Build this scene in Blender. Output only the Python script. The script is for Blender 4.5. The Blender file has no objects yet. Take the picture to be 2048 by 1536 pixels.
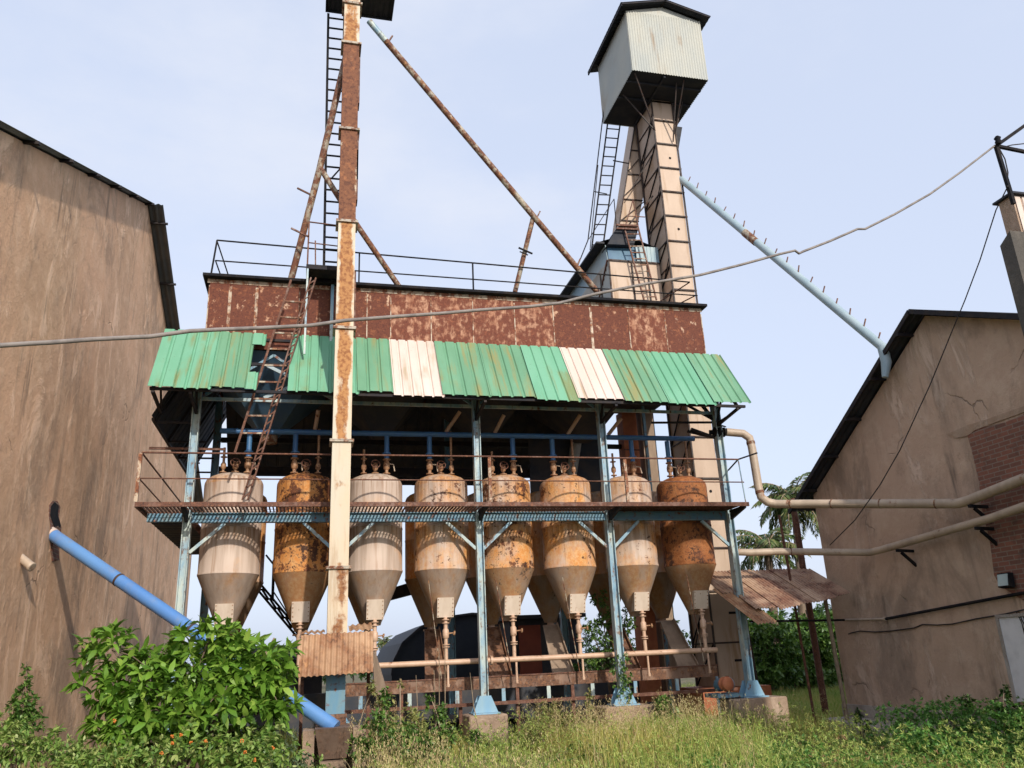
import bpy, math, random
import numpy as np
from mathutils import Vector, Matrix
random.seed(7)
rng = np.random.default_rng(7)
S = bpy.context.scene
COL = S.collection
R = math.radians

# ------------------------------------------------------------------ camera
F_PX = 1620.0
YAW, PITCH, ROLL = R(14.3), R(18.47), R(-2.6)
CAM = Vector((0, -15.0, 1.6))
fw = Vector((math.sin(YAW)*math.cos(PITCH), math.cos(YAW)*math.cos(PITCH), math.sin(PITCH)))
r0 = Vector((math.cos(YAW), -math.sin(YAW), 0)); u0 = r0.cross(fw)
rt = r0*math.cos(ROLL)+u0*math.sin(ROLL)
up = -r0*math.sin(ROLL)+u0*math.cos(ROLL)
cd = bpy.data.cameras.new('camera'); cam = bpy.data.objects.new('camera', cd); COL.objects.link(cam)
cam.matrix_world = Matrix(((rt.x, up.x, -fw.x, CAM.x), (rt.y, up.y, -fw.y, CAM.y), (rt.z, up.z, -fw.z, CAM.z), (0, 0, 0, 1)))
cd.sensor_width = 36; cd.lens = F_PX/2048*36; cd.clip_end = 2000; cd.clip_start = 0.1
S.camera = cam

def ray(x, y): return fw+rt*((x-1024)/F_PX)-up*((y-768)/F_PX)
def PY(x, y, v): d = ray(x, y); return CAM+d*((v-CAM.y)/d.y)     # measured point on the upright plane Y=v
def PX(x, y, v): d = ray(x, y); return CAM+d*((v-CAM.x)/d.x)
def PZ(x, y, v): d = ray(x, y); return CAM+d*((v-CAM.z)/d.z)

# ------------------------------------------------------------------ materials
class NT:
    def __init__(s, name):
        s.m = bpy.data.materials.new(name); s.m.use_nodes = True
        s.t = s.m.node_tree; s.n = s.t.nodes; s.n.clear()
        s.out = s.n.new('ShaderNodeOutputMaterial'); s.b = s.n.new('ShaderNodeBsdfPrincipled')
        s.t.links.new(s.b.outputs[0], s.out.inputs[0])
        s.geo = s.n.new('ShaderNodeNewGeometry')
    def L(s, a, b): s.t.links.new(a, b)
    def setin(s, sock, v):
        if isinstance(v, bpy.types.NodeSocket): s.L(v, sock)
        else: sock.default_value = v
    def mapped(s, scale):
        k = s.n.new('ShaderNodeMapping'); s.L(s.geo.outputs['Position'], k.inputs['Vector'])
        k.inputs['Scale'].default_value = scale; return k.outputs[0]
    def noise(s, scale=3, detail=6, rough=.6, vec=None, dist=0):
        k = s.n.new('ShaderNodeTexNoise'); k.inputs['Scale'].default_value = scale
        k.inputs['Detail'].default_value = detail; k.inputs['Roughness'].default_value = rough
        k.inputs['Distortion'].default_value = dist
        s.L(vec if vec is not None else s.geo.outputs['Position'], k.inputs['Vector']); return k.outputs[0]
    def math(s, op, a, b=0.0):
        k = s.n.new('ShaderNodeMath'); k.operation = op; s.setin(k.inputs[0], a); s.setin(k.inputs[1], b); return k.outputs[0]
    def step(s, v, lo, hi):
        k = s.n.new('ShaderNodeMapRange'); k.interpolation_type = 'SMOOTHSTEP'
        s.setin(k.inputs[0], v); s.setin(k.inputs[1], lo); s.setin(k.inputs[2], hi); return k.outputs[0]
    def mix(s, f, a, b, mode='MIX'):
        k = s.n.new('ShaderNodeMix'); k.data_type = 'RGBA'; k.blend_type = mode
        s.setin(k.inputs[0], f)
        for i, c in ((6, a), (7, b)):
            if isinstance(c, tuple): c = (*c[:3], 1)
            s.setin(k.inputs[i], c)
        return k.outputs[2]
    def base(s, c): s.setin(s.b.inputs['Base Color'], (*c[:3], 1) if isinstance(c, tuple) else c)
    def rough(s, v): s.setin(s.b.inputs['Roughness'], v)
    def bump(s, h, strength=.3, dist=.02):
        k = s.n.new('ShaderNodeBump'); k.inputs['Strength'].default_value = strength; k.inputs['Distance'].default_value = dist
        s.L(h, k.inputs['Height']); s.L(k.outputs[0], s.b.inputs['Normal'])
    def objcol(s):
        k = s.n.new('ShaderNodeObjectInfo'); q = s.n.new('ShaderNodeSeparateColor'); s.L(k.outputs['Color'], q.inputs[0]); return q.outputs

def rust_mat(name, p1, p2, amt=.5, scale=4, stretch=.35, r_dark=(.055, .02, .012), r_mid=(.19, .062, .025), r_light=(.42, .17, .06), rough=.7, soft=.05, per_object=False, metal=0.0):
    m = NT(name)
    a = m.noise(scale, 9, .68); b = m.noise(scale*1.3, 7, .65, m.mapped((1, 1, stretch)))
    f = m.math('ADD', m.math('MULTIPLY', a, .5), m.math('MULTIPLY', b, .5))
    thr = .5-(amt-.5)*.42
    if per_object:
        oc = m.objcol(); thr = m.math('SUBTRACT', .71, m.math('MULTIPLY', oc[0], .42))
        sep = m.n.new('ShaderNodeSeparateXYZ'); m.L(m.geo.outputs['Position'], sep.inputs[0])
        ed = m.step(m.math('ABSOLUTE', m.math('SUBTRACT', sep.outputs[0], .445)), .05, .15)
        thr = m.math('ADD', thr, m.math('MULTIPLY', m.math('MULTIPLY', ed, oc[1]), .2))
    lo = m.math('SUBTRACT', thr, soft) if per_object else thr-soft
    hi = m.math('ADD', thr, soft) if per_object else thr+soft
    mask = m.step(f, lo, hi)
    fine = m.noise(scale*5, 8, .7)
    rc = m.mix(m.step(fine, .38, .52), r_dark, r_mid)
    rc = m.mix(m.step(m.noise(scale*2.2, 8, .7), .52, .68), rc, r_light)
    if per_object: rc = m.mix(oc[2], rc, m.mix(m.step(fine, .40, .56), (.30, .115, .035), (.52, .26, .09)))
    pc = m.mix(m.step(m.noise(scale*.7, 6, .6, m.mapped((1, 1, .3))), .35, .65), p1, p2)
    if per_object: pc = m.mix(m.math('MULTIPLY', m.step(m.noise(6, 7, .68, m.mapped((1, 1, .12))), .48, .66), .55), pc, (.34, .20, .10))
    m.base(m.mix(mask, pc, rc)); m.rough(m.math('ADD', m.math('MULTIPLY', mask, .25), rough-.2))
    m.b.inputs['Metallic'].default_value = metal
    m.bump(m.math('ADD', mask, m.math('MULTIPLY', fine, .5)), .25, .006)
    return m.m

def tank_mat(name='tank_paint', k=1.0):
    m = NT(name); oc = m.objcol()
    n1 = m.noise(2.2, 6, .62, m.mapped((1, 1, .55))); n2 = m.noise(7, 9, .75, m.mapped((1, 1, .5)))
    f1 = m.math('ADD', m.math('MULTIPLY', n1, .75), m.math('MULTIPLY', n2, .25))
    t1 = m.math('SUBTRACT', .74, m.math('MULTIPLY', oc[0], .44))
    wash = m.step(f1, m.math('SUBTRACT', t1, .13), m.math('ADD', t1, .13))
    n3 = m.noise(11, 10, .78); n4 = m.noise(2.6, 5, .6)
    f2 = m.math('ADD', m.math('MULTIPLY', n3, .62), m.math('MULTIPLY', n4, .38))
    t2 = m.math('SUBTRACT', .70, m.math('MULTIPLY', oc[1], .285))
    flake = m.step(f2, m.math('SUBTRACT', t2, .018), m.math('ADD', t2, .03))
    st = m.noise(9, 5, .6, m.mapped((1, 1, .06)))
    paint = m.mix(m.step(st, .4, .66), (.52, .415, .345), (.40, .31, .25))
    red = m.mix(m.step(n3, .42, .6), (.52, .215, .055), (.62, .355, .15))
    red = m.mix(oc[2], red, m.mix(m.step(n3, .4, .62), (.16, .045, .018), (.38, .13, .04)))
    c = m.mix(wash, paint, red)
    sep = m.n.new('ShaderNodeSeparateXYZ'); m.L(m.geo.outputs['Position'], sep.inputs[0]); zz_ = sep.outputs[2]
    run = m.step(m.noise(17, 4, .6, m.mapped((1, 1, .05))), .47, .6)
    top = m.math('MULTIPLY', m.step(zz_, 4.25, 4.86), m.step(zz_, 5.0, 4.86)); mid = m.math('MULTIPLY', m.step(zz_, 3.35, 3.98), m.step(zz_, 4.0, 3.975))
    c = m.mix(m.math('MULTIPLY', m.math('MULTIPLY', run, m.math('MAXIMUM', top, mid)), .55), c, (.20, .085, .03))
    strk = m.math('MULTIPLY', m.step(m.noise(14, 4, .6, m.mapped((1, 1, .04))), .56, .68), .35)
    c = m.mix(strk, c, (.26, .12, .045))
    c = m.mix(flake, c, m.mix(m.step(n2, .4, .6), (.05, .022, .013), (.13, .045, .02)))
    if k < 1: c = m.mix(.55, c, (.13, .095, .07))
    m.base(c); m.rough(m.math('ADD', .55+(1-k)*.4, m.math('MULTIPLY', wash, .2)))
    m.b.inputs['Specular IOR Level'].default_value = .3
    m.bump(m.math('ADD', m.math('MULTIPLY', flake, -.6), m.math('MULTIPLY', n3, .4)), .25, .006)
    return m.m

def plaster_mat(name, c1, c2, c3, dark, streak=.5, stains=1.0):
    m = NT(name)
    n1 = m.noise(.5, 8, .66, m.mapped((1, 1, .7))); n2 = m.noise(2.3, 9, .68)
    c = m.mix(m.step(n1, .40, .58), c1, c2)
    c = m.mix(m.math('MULTIPLY', m.step(n2, .45, .66), .7), c, c3)
    pe = m.noise(1.1, 10, .74, m.mapped((1, 1, .42)), .8)                       # scuffed, paler patches
    c = m.mix(m.math('MULTIPLY', m.step(pe, .53, .62), .6*stains), c, (c3[0]*1.28, c3[1]*1.33, c3[2]*1.4))
    big = m.noise(.33, 9, .7, m.mapped((1, 1, .62)), .5)                         # large damp stains
    c = m.mix(m.math('MULTIPLY', m.step(big, .50, .62), .62*stains), c, (dark[0]*1.5, dark[1]*1.5, dark[2]*1.5))
    s1 = m.noise(.9, 7, .66, m.mapped((1, 1, .16)), .3); s2 = m.noise(3.6, 7, .68, m.mapped((1, 1, .10)), .2); gate = m.step(m.noise(.7, 5, .6), .46, .6)
    sm = m.math('ADD', m.math('MULTIPLY', m.step(s1, .54, .70), .6*streak), m.math('MULTIPLY', m.math('MULTIPLY', m.step(s2, .52, .68), gate), .7*streak))
    c = m.mix(m.math('MINIMUM', sm, .8), c, dark)
    d = m.noise(3.5, 10, .75); c = m.mix(m.math('MULTIPLY', m.step(d, .58, .70), .4*stains), c, dark)
    wv = m.n.new('ShaderNodeVectorMath'); wv.operation = 'ADD'; m.L(m.geo.outputs['Position'], wv.inputs[0])
    nz_ = m.n.new('ShaderNodeTexNoise'); nz_.inputs['Scale'].default_value = 1.3; nz_.inputs['Detail'].default_value = 7; m.L(m.geo.outputs['Position'], nz_.inputs['Vector']); m.L(nz_.outputs[1], wv.inputs[1])
    vo = m.n.new('ShaderNodeTexVoronoi'); vo.feature = 'DISTANCE_TO_EDGE'; vo.inputs['Scale'].default_value = .42; m.L(wv.outputs[0], vo.inputs['Vector'])
    crack = m.math('MULTIPLY', m.step(vo.outputs['Distance'], .009, .002), m.step(m.noise(.8, 3, .5), .54, .64))
    c = m.mix(m.math('MULTIPLY', crack, .5), c, (dark[0]*.6, dark[1]*.6, dark[2]*.6))
    m.base(c); m.rough(.92)
    m.bump(m.math('SUBTRACT', m.math('ADD', m.noise(9, 9, .7), m.math('ADD', m.math('MULTIPLY', n2, 2.0), m.math('MULTIPLY', m.step(pe, .53, .62), .8))), m.math('MULTIPLY', crack, 2.0)), .6, .025)
    return m.m

def simple(name, c1, c2, scale=4, rough=.6, stretch=1, metal=0, bump=.1, lo=.4, hi=.62):
    m = NT(name); n = m.noise(scale, 8, .65, m.mapped((1, 1, stretch)))
    m.base(m.mix(m.step(n, lo, hi), c1, c2)); m.rough(rough); m.b.inputs['Metallic'].default_value = metal
    if bump: m.bump(m.noise(scale*6, 6, .7), bump, .005)
    return m.m

def sheet_mat(name, c1, c2, stain, amt=.5, rough=.5):
    m = NT(name)
    n = m.noise(1.3, 6, .6, m.mapped((1, .4, .4)))
    c = m.mix(m.step(n, .35, .65), c1, c2)
    st = m.noise(5.5, 5, .6, m.mapped((1, .08, .08)))
    pt = m.noise(.9, 4, .5)
    k = m.math('MULTIPLY', m.step(st, .50, .66), m.step(pt, .60-amt*.26, .74-amt*.24))
    c = m.mix(m.math('MULTIPLY', k, .85), c, stain)
    c = m.mix(m.math('MULTIPLY', m.step(m.noise(30, 4, .6), .66, .72), .6), c, (.08, .06, .04))
    m.base(c); m.rough(rough); m.bump(m.noise(14, 5, .6), .08, .004)
    return m.m

def leaf_mat(name, cols, rough=.45, trans=.3, patch=.0, patchcol=None):
    m = NT(name)
    cr = m.n.new('ShaderNodeValToRGB'); m.L(m.geo.outputs['Random Per Island'], cr.inputs[0])
    e = cr.color_ramp.elements
    while len(e) < len(cols): e.new(.5)
    for i, c in enumerate(cols):
        e[i].position = i/(len(cols)-1); e[i].color = (*c, 1)
    c = cr.outputs[0]
    if patchcol:
        for pc, sc, lo, hi in patchcol:
            c = m.mix(m.step(m.noise(sc, 4, .6), lo, hi), c, m.mix(.75, c, pc))
    m.base(c); m.rough(rough)
    t = m.n.new('ShaderNodeBsdfTranslucent'); m.setin(t.inputs[0], c)
    mx = m.n.new('ShaderNodeMixShader'); mx.inputs[0].default_value = trans
    m.L(m.b.outputs[0], mx.inputs[1]); m.L(t.outputs[0], mx.inputs[2]); m.L(mx.outputs[0], m.out.inputs[0])
    return m.m

def brick_mat():
    m = NT('old_brick')
    sp = m.n.new('ShaderNodeSeparateXYZ'); m.L(m.geo.outputs['Position'], sp.inputs[0])
    cb = m.n.new('ShaderNodeCombineXYZ'); m.L(sp.outputs[1], cb.inputs[0]); m.L(sp.outputs[2], cb.inputs[1])
    b = m.n.new('ShaderNodeTexBrick'); m.L(cb.outputs[0], b.inputs['Vector'])
    b.inputs['Scale'].default_value = 1; b.inputs['Brick Width'].default_value = .23; b.inputs['Row Height'].default_value = .075
    b.inputs['Mortar Size'].default_value = .008; b.inputs['Color1'].default_value = (.25, .10, .066, 1); b.inputs['Color2'].default_value = (.16, .072, .052, 1)
    b.inputs['Mortar'].default_value = (.24, .18, .14, 1)
    n = m.noise(3, 8, .7)
    c = m.mix(m.math('MULTIPLY', m.step(n, .5, .7), .7), b.outputs[0], (.06, .045, .04))
    m.base(c); m.rough(.9); m.bump(m.math('ADD', m.math('MULTIPLY', b.outputs[1], -1), m.noise(20, 6, .7)), .5, .01)
    return m.m

M = {}
M['bin_rust'] = rust_mat('bin_rust', (.44, .23, .13), (.46, .30, .20), .72, 5.5, .5, (.085, .026, .017), (.13, .040, .023), (.24, .085, .04), .85, .03)
M['bin_rust_light'] = rust_mat('bin_rust_light', (.33, .14, .07), (.44, .235, .14), .60, 8, .4, (.10, .03, .018), (.15, .044, .025), (.24, .08, .04), .85, .07)
M['seam'] = rust_mat('seam_paint', (.46, .36, .26), (.36, .28, .20), .52, 7, .5)
M['casing'] = rust_mat('casing_paint', (.58, .45, .31), (.52, .47, .37), .5, 3.0, .3, (.07, .022, .014), (.13, .042, .022), (.26, .095, .04), .75, .05, True)
M['flange'] = rust_mat('flange_steel', (.42, .36, .28), (.30, .27, .22), .45, 8, 1)
M['tank'] = tank_mat(); M['tank_cone'] = tank_mat('brown_cone_paint', .6)  # cones: same tank paint mixed evenly towards dark brown
M['tank_plate'] = rust_mat('inspection_plate_paint', (.60, .50, .41), (.52, .42, .33), .22, 9, .6)
M['blue_steel'] = rust_mat('blue_column_paint', (.42, .48, .44), (.17, .31, .42), .34, 7, .16, (.06, .03, .02), (.17, .075, .035), (.40, .36, .28), .65, .05)
M['blue_gusset'] = rust_mat('blue_gusset_paint', (.17, .33, .47), (.22, .36, .45), .24, 8, .4)
M['blue_beam'] = rust_mat('blue_beam_paint', (.10, .24, .36), (.14, .25, .30), .35, 8, .5)
M['blue_pipe'] = rust_mat('blue_pipe_paint', (.04, .13, .33), (.05, .15, .30), .15, 8, .5)
M['rust_steel'] = rust_mat('rusted_steel', (.15, .065, .04), (.12, .055, .035), .6, 9, .6, (.04, .018, .013), (.12, .045, .025), (.26, .11, .055))
M['rust_pole'] = rust_mat('rusted_pole', (.42, .37, .28), (.30, .26, .20), .58, 5, .7, (.05, .022, .015), (.16, .06, .03), (.34, .17, .07))
M['rust_orange'] = rust_mat('orange_rust', (.24, .14, .09), (.16, .09, .06), .55, 5, .6, (.04, .022, .016), (.14, .062, .032), (.30, .14, .06))
M['dark_steel'] = simple('dark_steel', (.018, .018, .024), (.035, .028, .026), 6, .6, 1)
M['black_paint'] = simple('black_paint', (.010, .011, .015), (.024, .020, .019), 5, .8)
M['black_rust'] = rust_mat('blackened_steel', (.05, .035, .03), (.035, .027, .025), .4, 8, .7, (.025, .014, .011), (.06, .028, .018), (.11, .05, .03), .85)
M['valve'] = rust_mat('brass_valve', (.38, .22, .12), (.30, .16, .085), .4, 14, 1, (.06, .03, .02), (.18, .08, .04), (.4, .2, .1))
M['green_sheet'] = sheet_mat('green_sheet', (.125, .335, .205), (.16, .38, .245), (.19, .21, .075), .55, .45)
M['green_sheet_worn'] = sheet_mat('green_sheet_worn', (.15, .33, .20), (.115, .265, .155), (.25, .22, .075), .95, .5)
M['white_sheet'] = sheet_mat('white_sheet', (.66, .555, .49), (.60, .485, .42), (.36, .28, .17), .45, .45)
M['cream_sheet'] = sheet_mat('cream_sheet', (.53, .405, .31), (.45, .335, .25), (.32, .20, .11), .95, .65)
M['galv'] = sheet_mat('weathered_sheet', (.43, .43, .38), (.37, .39, .37), (.30, .23, .16), .6, .6)
M['galv_blue'] = sheet_mat('bluish_sheet', (.33, .42, .44), (.20, .31, .38), (.30, .26, .18), .6, .5)
M['sky_tint_sheet'] = simple('sky_tint_sheet', (.05, .12, .20), (.08, .17, .25), 2, .35, .6)  # blue base colour stands in for sky reflected in the metal
M['navy_sheet'] = simple('navy_sheet', (.012, .02, .035), (.02, .028, .042), 2, .7)
M['dark_sheet'] = simple('dark_roof_sheet', (.03, .034, .045), (.05, .05, .055), 2, .6)
M['under_sheet'] = simple('dark_grey_sheet', (.05, .058, .075), (.085, .08, .08), 2, .75)  # plain dark grey for undersides, rear canopies and back walls
M['hopper_blue'] = simple('blue_hopper_paint', (.05, .12, .22), (.07, .14, .21), 3, .6)
M['roof_left'] = simple('asbestos_roof', (.10, .115, .12), (.14, .14, .135), 2, .8)
M['plaster_left'] = plaster_mat('brown_plaster', (.66, .40, .245), (.56, .345, .21), (.72, .48, .315), (.16, .11, .075), .85, 1.0)
M['plaster_right'] = plaster_mat('grey_brown_plaster', (.50, .35, .255), (.44, .315, .23), (.57, .42, .315), (.12, .092, .072), .8, .9)
M['plinth'] = plaster_mat('plinth_cement', (.36, .31, .27), (.30, .26, .23), (.42, .38, .33), (.14, .12, .10), .5, .6)
M['concrete'] = plaster_mat('stained_concrete', (.38, .26, .18), (.30, .21, .15), (.46, .34, .25), (.10, .07, .05), .5, .7)
M['dark_concrete'] = plaster_mat('mossy_concrete', (.10, .088, .075), (.075, .068, .06), (.14, .12, .10), (.03, .03, .028), .8, 1)
M['hopper_brown'] = rust_mat('stained_hopper', (.20, .135, .10), (.15, .10, .075), .45, 5, .4, (.06, .04, .03), (.13, .075, .05), (.26, .14, .08), .85, .1)
M['brick'] = brick_mat()
M['rust_roof'] = rust_mat('rusty_corrugated', (.52, .36, .25), (.40, .255, .165), .50, 1.6, .8, (.10, .045, .035), (.21, .10, .065), (.40, .23, .13), .8, .10)
M['hood'] = rust_mat('hood_corrugated', (.45, .28, .165), (.37, .22, .125), .46, 2.4, .6, (.10, .045, .028), (.25, .115, .055), (.42, .22, .10), .75, .1)
M['chute'] = rust_mat('dusty_blue_pipe', (.085, .22, .52), (.11, .26, .54), .25, 2.2, .6, (.16, .19, .24), (.20, .22, .26), (.28, .29, .31), .65, .12)
M['pipe_pale'] = rust_mat('pale_pipe', (.46, .36, .27), (.36, .28, .21), .25, 5, 1)
M['pipe_drain'] = rust_mat('drain_pipe', (.56, .38, .27), (.48, .31, .21), .25, 6, 1)
M['pipe_lightblue'] = simple('light_blue_pipe', (.31, .39, .43), (.25, .34, .39), 2.5, .5, 1, 0, .02)
M['white_door'] = simple('white_door_paint', (.72, .72, .74), (.6, .6, .62), 2, .5)
M['red_panel'] = simple('red_panel_paint', (.30, .07, .035), (.24, .055, .03), 3, .7)
M['orange_brick'] = simple('orange_sheet', (.48, .17, .075), (.38, .12, .055), 3, .75)
M['tan_sheet'] = simple('tan_sheet', (.34, .25, .18), (.24, .17, .12), 3, .75, .3)
M['bark'] = simple('bark', (.12, .085, .06), (.20, .15, .11), 9, .9, .3, 0, .6)
M['twig'] = simple('twig_bark', (.20, .15, .10), (.30, .23, .16), 12, .9, .4, 0, .3)
M['cable'] = simple('cable_sheath', (.24, .21, .19), (.16, .14, .13), 8, .8)
M['wire'] = simple('thin_wire', (.03, .028, .028), (.06, .05, .05), 8, .7)
M['glass_lamp'] = simple('lamp_face', (.45, .55, .55), (.38, .47, .48), 3, .2)
M['leaf_shrub'] = leaf_mat('shrub_leaves', [(.07, .17, .02), (.14, .29, .034), (.22, .39, .05), (.10, .22, .026), (.32, .47, .08)], .36, .35)
M['leaf_dark'] = leaf_mat('dark_leaves', [(.025, .06, .014), (.045, .10, .02), (.07, .14, .03)], .45, .25)
M['leaf_tree'] = leaf_mat('tree_leaves', [(.04, .10, .018), (.08, .17, .03), (.13, .23, .045), (.18, .29, .065)], .42, .3)
M['leaf_weed'] = leaf_mat('weed_leaves', [(.10, .20, .035), (.18, .30, .06), (.27, .38, .09), (.36, .41, .14)], .5, .3)
M['leaf_grey'] = leaf_mat('greyish_leaves', [(.08, .12, .06), (.13, .18, .09), (.18, .23, .12)], .55, .3)
M['leaf_dry'] = leaf_mat('dry_leaves', [(.22, .25, .08), (.34, .33, .11), (.18, .25, .06), (.34, .23, .11)], .6, .3)
M['palm'] = leaf_mat('palm_leaflets', [(.05, .10, .025), (.09, .15, .04), (.15, .20, .06), (.28, .25, .10)], .4, .3)
M['flower_o'] = leaf_mat('orange_petals', [(.75, .20, .03), (.80, .35, .08)], .5, .3)
GRASS_P = [((.56, .46, .14), .33, .50, .66), ((.46, .24, .11), .5, .62, .76), ((.12, .26, .05), .42, .56, .70)]
M['grass'] = leaf_mat('grass_blades', [(.15, .29, .045), (.26, .40, .07), (.40, .46, .11), (.54, .49, .17), (.30, .37, .085)], .5, .35, 0, GRASS_P)
M['seed'] = leaf_mat('grass_seed', [(.58, .48, .22), (.64, .52, .28), (.48, .34, .18), (.46, .44, .18)], .6, .35)
M['feather'] = leaf_mat('feathery_leaves', [(.22, .35, .06), (.36, .46, .10), (.52, .52, .16), (.30, .42, .09)], .55, .35)
M['russet'] = leaf_mat('russet_leaves', [(.34, .17, .09), (.42, .24, .12), (.38, .28, .12)], .6, .3)
M['lush'] = leaf_mat('lush_leaves', [(.055, .17, .03), (.10, .26, .045), (.16, .33, .065), (.23, .39, .09)], .5, .35)
for k_ in ('dark_steel', 'black_paint', 'wire', 'dark_sheet', 'under_sheet'):
    for nd in M[k_].node_tree.nodes:
        if nd.type == 'BSDF_PRINCIPLED': nd.inputs['Specular IOR Level'].default_value = .12
g = NT('soil'); g.base(g.mix(g.step(g.noise(1.2, 8, .65), .4, .62), (.07, .075, .03), (.16, .12, .07))); g.rough(.95); g.bump(g.noise(5, 8, .7), .6, .05); M['soil'] = g.m

# ------------------------------------------------------------------ mesh builder
class MB:
    def __init__(s): s.v = []; s.f = []; s.sm = []
    def add(s, vs, fs, smooth=False):
        o = len(s.v); s.v += [Vector(p) for p in vs]; s.f += [tuple(i+o for i in f) for f in fs]; s.sm += [smooth]*len(fs); return s
    def box(s, a, b):
        (x0, y0, z0), (x1, y1, z1) = a, b
        return s.add([(x0, y0, z0), (x1, y0, z0), (x1, y1, z0), (x0, y1, z0), (x0, y0, z1), (x1, y0, z1), (x1, y1, z1), (x0, y1, z1)],
                     [(0, 3, 2, 1), (4, 5, 6, 7), (0, 1, 5, 4), (1, 2, 6, 5), (2, 3, 7, 6), (3, 0, 4, 7)])
    def hexa(s, lo, hi):   # two quads of four points
        return s.add(list(lo)+list(hi), [(0, 3, 2, 1), (4, 5, 6, 7), (0, 1, 5, 4), (1, 2, 6, 5), (2, 3, 7, 6), (3, 0, 4, 7)])
    def bar(s, p, q, w, d=None, side=None):      # rectangular bar between two points
        p, q = Vector(p), Vector(q); d = d or w; t = (q-p).normalized()
        a = Vector(side) if side else Vector((0, 1, 0))
        if abs(t.dot(a)) > .95: a = Vector((1, 0, 0))
        n = t.cross(a).normalized(); b = n.cross(t).normalized()
        n = n*(w/2); b = b*(d/2)
        return s.hexa([p-n-b, p+n-b, p+n+b, p-n+b], [q-n-b, q+n-b, q+n+b, q-n+b])
    def tube(s, pts, r, n=10, caps=True, rs=None):
        pts = [Vector(p) for p in pts]; rings = []; prev = None
        for i, p in enumerate(pts):
            t = ((pts[min(i+1, len(pts)-1)]-p).normalized()+(p-pts[max(i-1, 0)]).normalized())
            t = t.normalized() if t.length > 1e-6 else Vector((0, 0, 1))
            if prev is None:
                a = Vector((0, 0, 1)) if abs(t.z) < .9 else Vector((1, 0, 0)); u = t.cross(a).normalized()
            else: u = (prev-t*prev.dot(t)).normalized()
            prev = u; w = t.cross(u); rr = rs[i] if rs else r
            rings.append([p+(u*math.cos(k*2*math.pi/n)+w*math.sin(k*2*math.pi/n))*rr for k in range(n)])
        vs = [v for g_ in rings for v in g_]; fs = []
        for i in range(len(pts)-1):
            for k in range(n): fs.append((i*n+k, i*n+(k+1) % n, (i+1)*n+(k+1) % n, (i+1)*n+k))
        s.add(vs, fs, True)
        if caps: s.add(rings[0], [tuple(range(n))[::-1]]); s.add(rings[-1], [tuple(range(n))])
        return s
    def lathe(s, c, prof, n=40, axis=None, smooth=True, caps=True):    # prof: (r, z)
        c = Vector(c); ax = Vector(axis).normalized() if axis else Vector((0, 0, 1))
        a = Vector((1, 0, 0)) if abs(ax.x) < .9 else Vector((0, 1, 0)); u = ax.cross(a).normalized(); w = ax.cross(u)
        vs = []; fs = []
        for (r_, z_) in prof:
            for k in range(n): vs.append(c+ax*z_+(u*math.cos(2*math.pi*k/n)+w*math.sin(2*math.pi*k/n))*r_)
        for i in range(len(prof)-1):
            for k in range(n): fs.append((i*n+k, i*n+(k+1) % n, (i+1)*n+(k+1) % n, (i+1)*n+k))
        s.add(vs, fs, smooth)
        if caps:
            s.add(vs[:n], [tuple(range(n))[::-1]]); s.add(vs[-n:], [tuple(range(n))])
        return s
    def ring(s, c, r_, t, axis, n=18):
        ax = Vector(axis).normalized(); a = Vector((0, 0, 1)) if abs(ax.z) < .9 else Vector((1, 0, 0)); u = ax.cross(a).normalized(); w = ax.cross(u)
        return s.tube([Vector(c)+(u*math.cos(2*math.pi*k/n)+w*math.sin(2*math.pi*k/n))*r_ for k in range(n+1)], t, 6, False)
    def poly(s, pts, off):          # extruded polygon
        n = len(pts); a = [Vector(p) for p in pts]; b = [p+Vector(off) for p in a]
        return s.add(a+b, [tuple(range(n))[::-1], tuple(range(n, 2*n))]+[(i, (i+1) % n, n+(i+1) % n, n+i) for i in range(n)])
    def sheet(s, a, b, c, d, period=.2, amp=.02, kind='rib', nv=2, t=.003, jag=0):   # a->b across the top, d->c along the bottom
        a, b, c, d = map(Vector, (a, b, c, d)); wid = (b-a).length
        nrm = (b-a).cross(d-a).normalized()
        per = max(1, round(wid/period)); us = []
        for i in range(per):
            if kind == 'rib':
                for q, h in ((0, 0), (.70, 0), (.78, 1), (.92, 1)): us.append(((i+q)/per, h))
            else:
                for q in range(6): us.append(((i+q/6)/per, math.sin(q/6*2*math.pi)))
        us.append((1, 0)); nu = len(us)
        for sgn in (0, 1):
            vs = []
            for j in range(nv+1):
                v = j/nv
                for k, (u_, h) in enumerate(us):
                    vv = v+(jag*math.sin(k*1.7)*v if jag else 0)
                    p = a.lerp(b, u_).lerp(d.lerp(c, u_), vv)
                    vs.append(p+nrm*(h*amp-sgn*t))
            fs = []
            for j in range(nv):
                for k in range(nu-1):
                    q = (j*nu+k, j*nu+k+1, (j+1)*nu+k+1, (j+1)*nu+k)
                    fs.append(q if sgn else q[::-1])
            s.add(vs, fs, kind != 'rib')
        return s
    def build(s, name, mat, parent=None, label=None):
        me = bpy.data.meshes.new(name)
        off = Vector(parent.matrix_basis.translation) if parent else Vector((0, 0, 0))
        if parent and parent.parent: off = Vector(parent.parent.matrix_basis.translation)+off
        me.from_pydata([tuple(p-off) for p in s.v], [], s.f); me.polygons.foreach_set('use_smooth', s.sm)
        me.materials.append(M[mat] if isinstance(mat, str) else mat); me.update()
        o = bpy.data.objects.new(name, me); COL.objects.link(o)
        if parent: o.parent = parent
        if label: o['label'] = label
        return o

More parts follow.
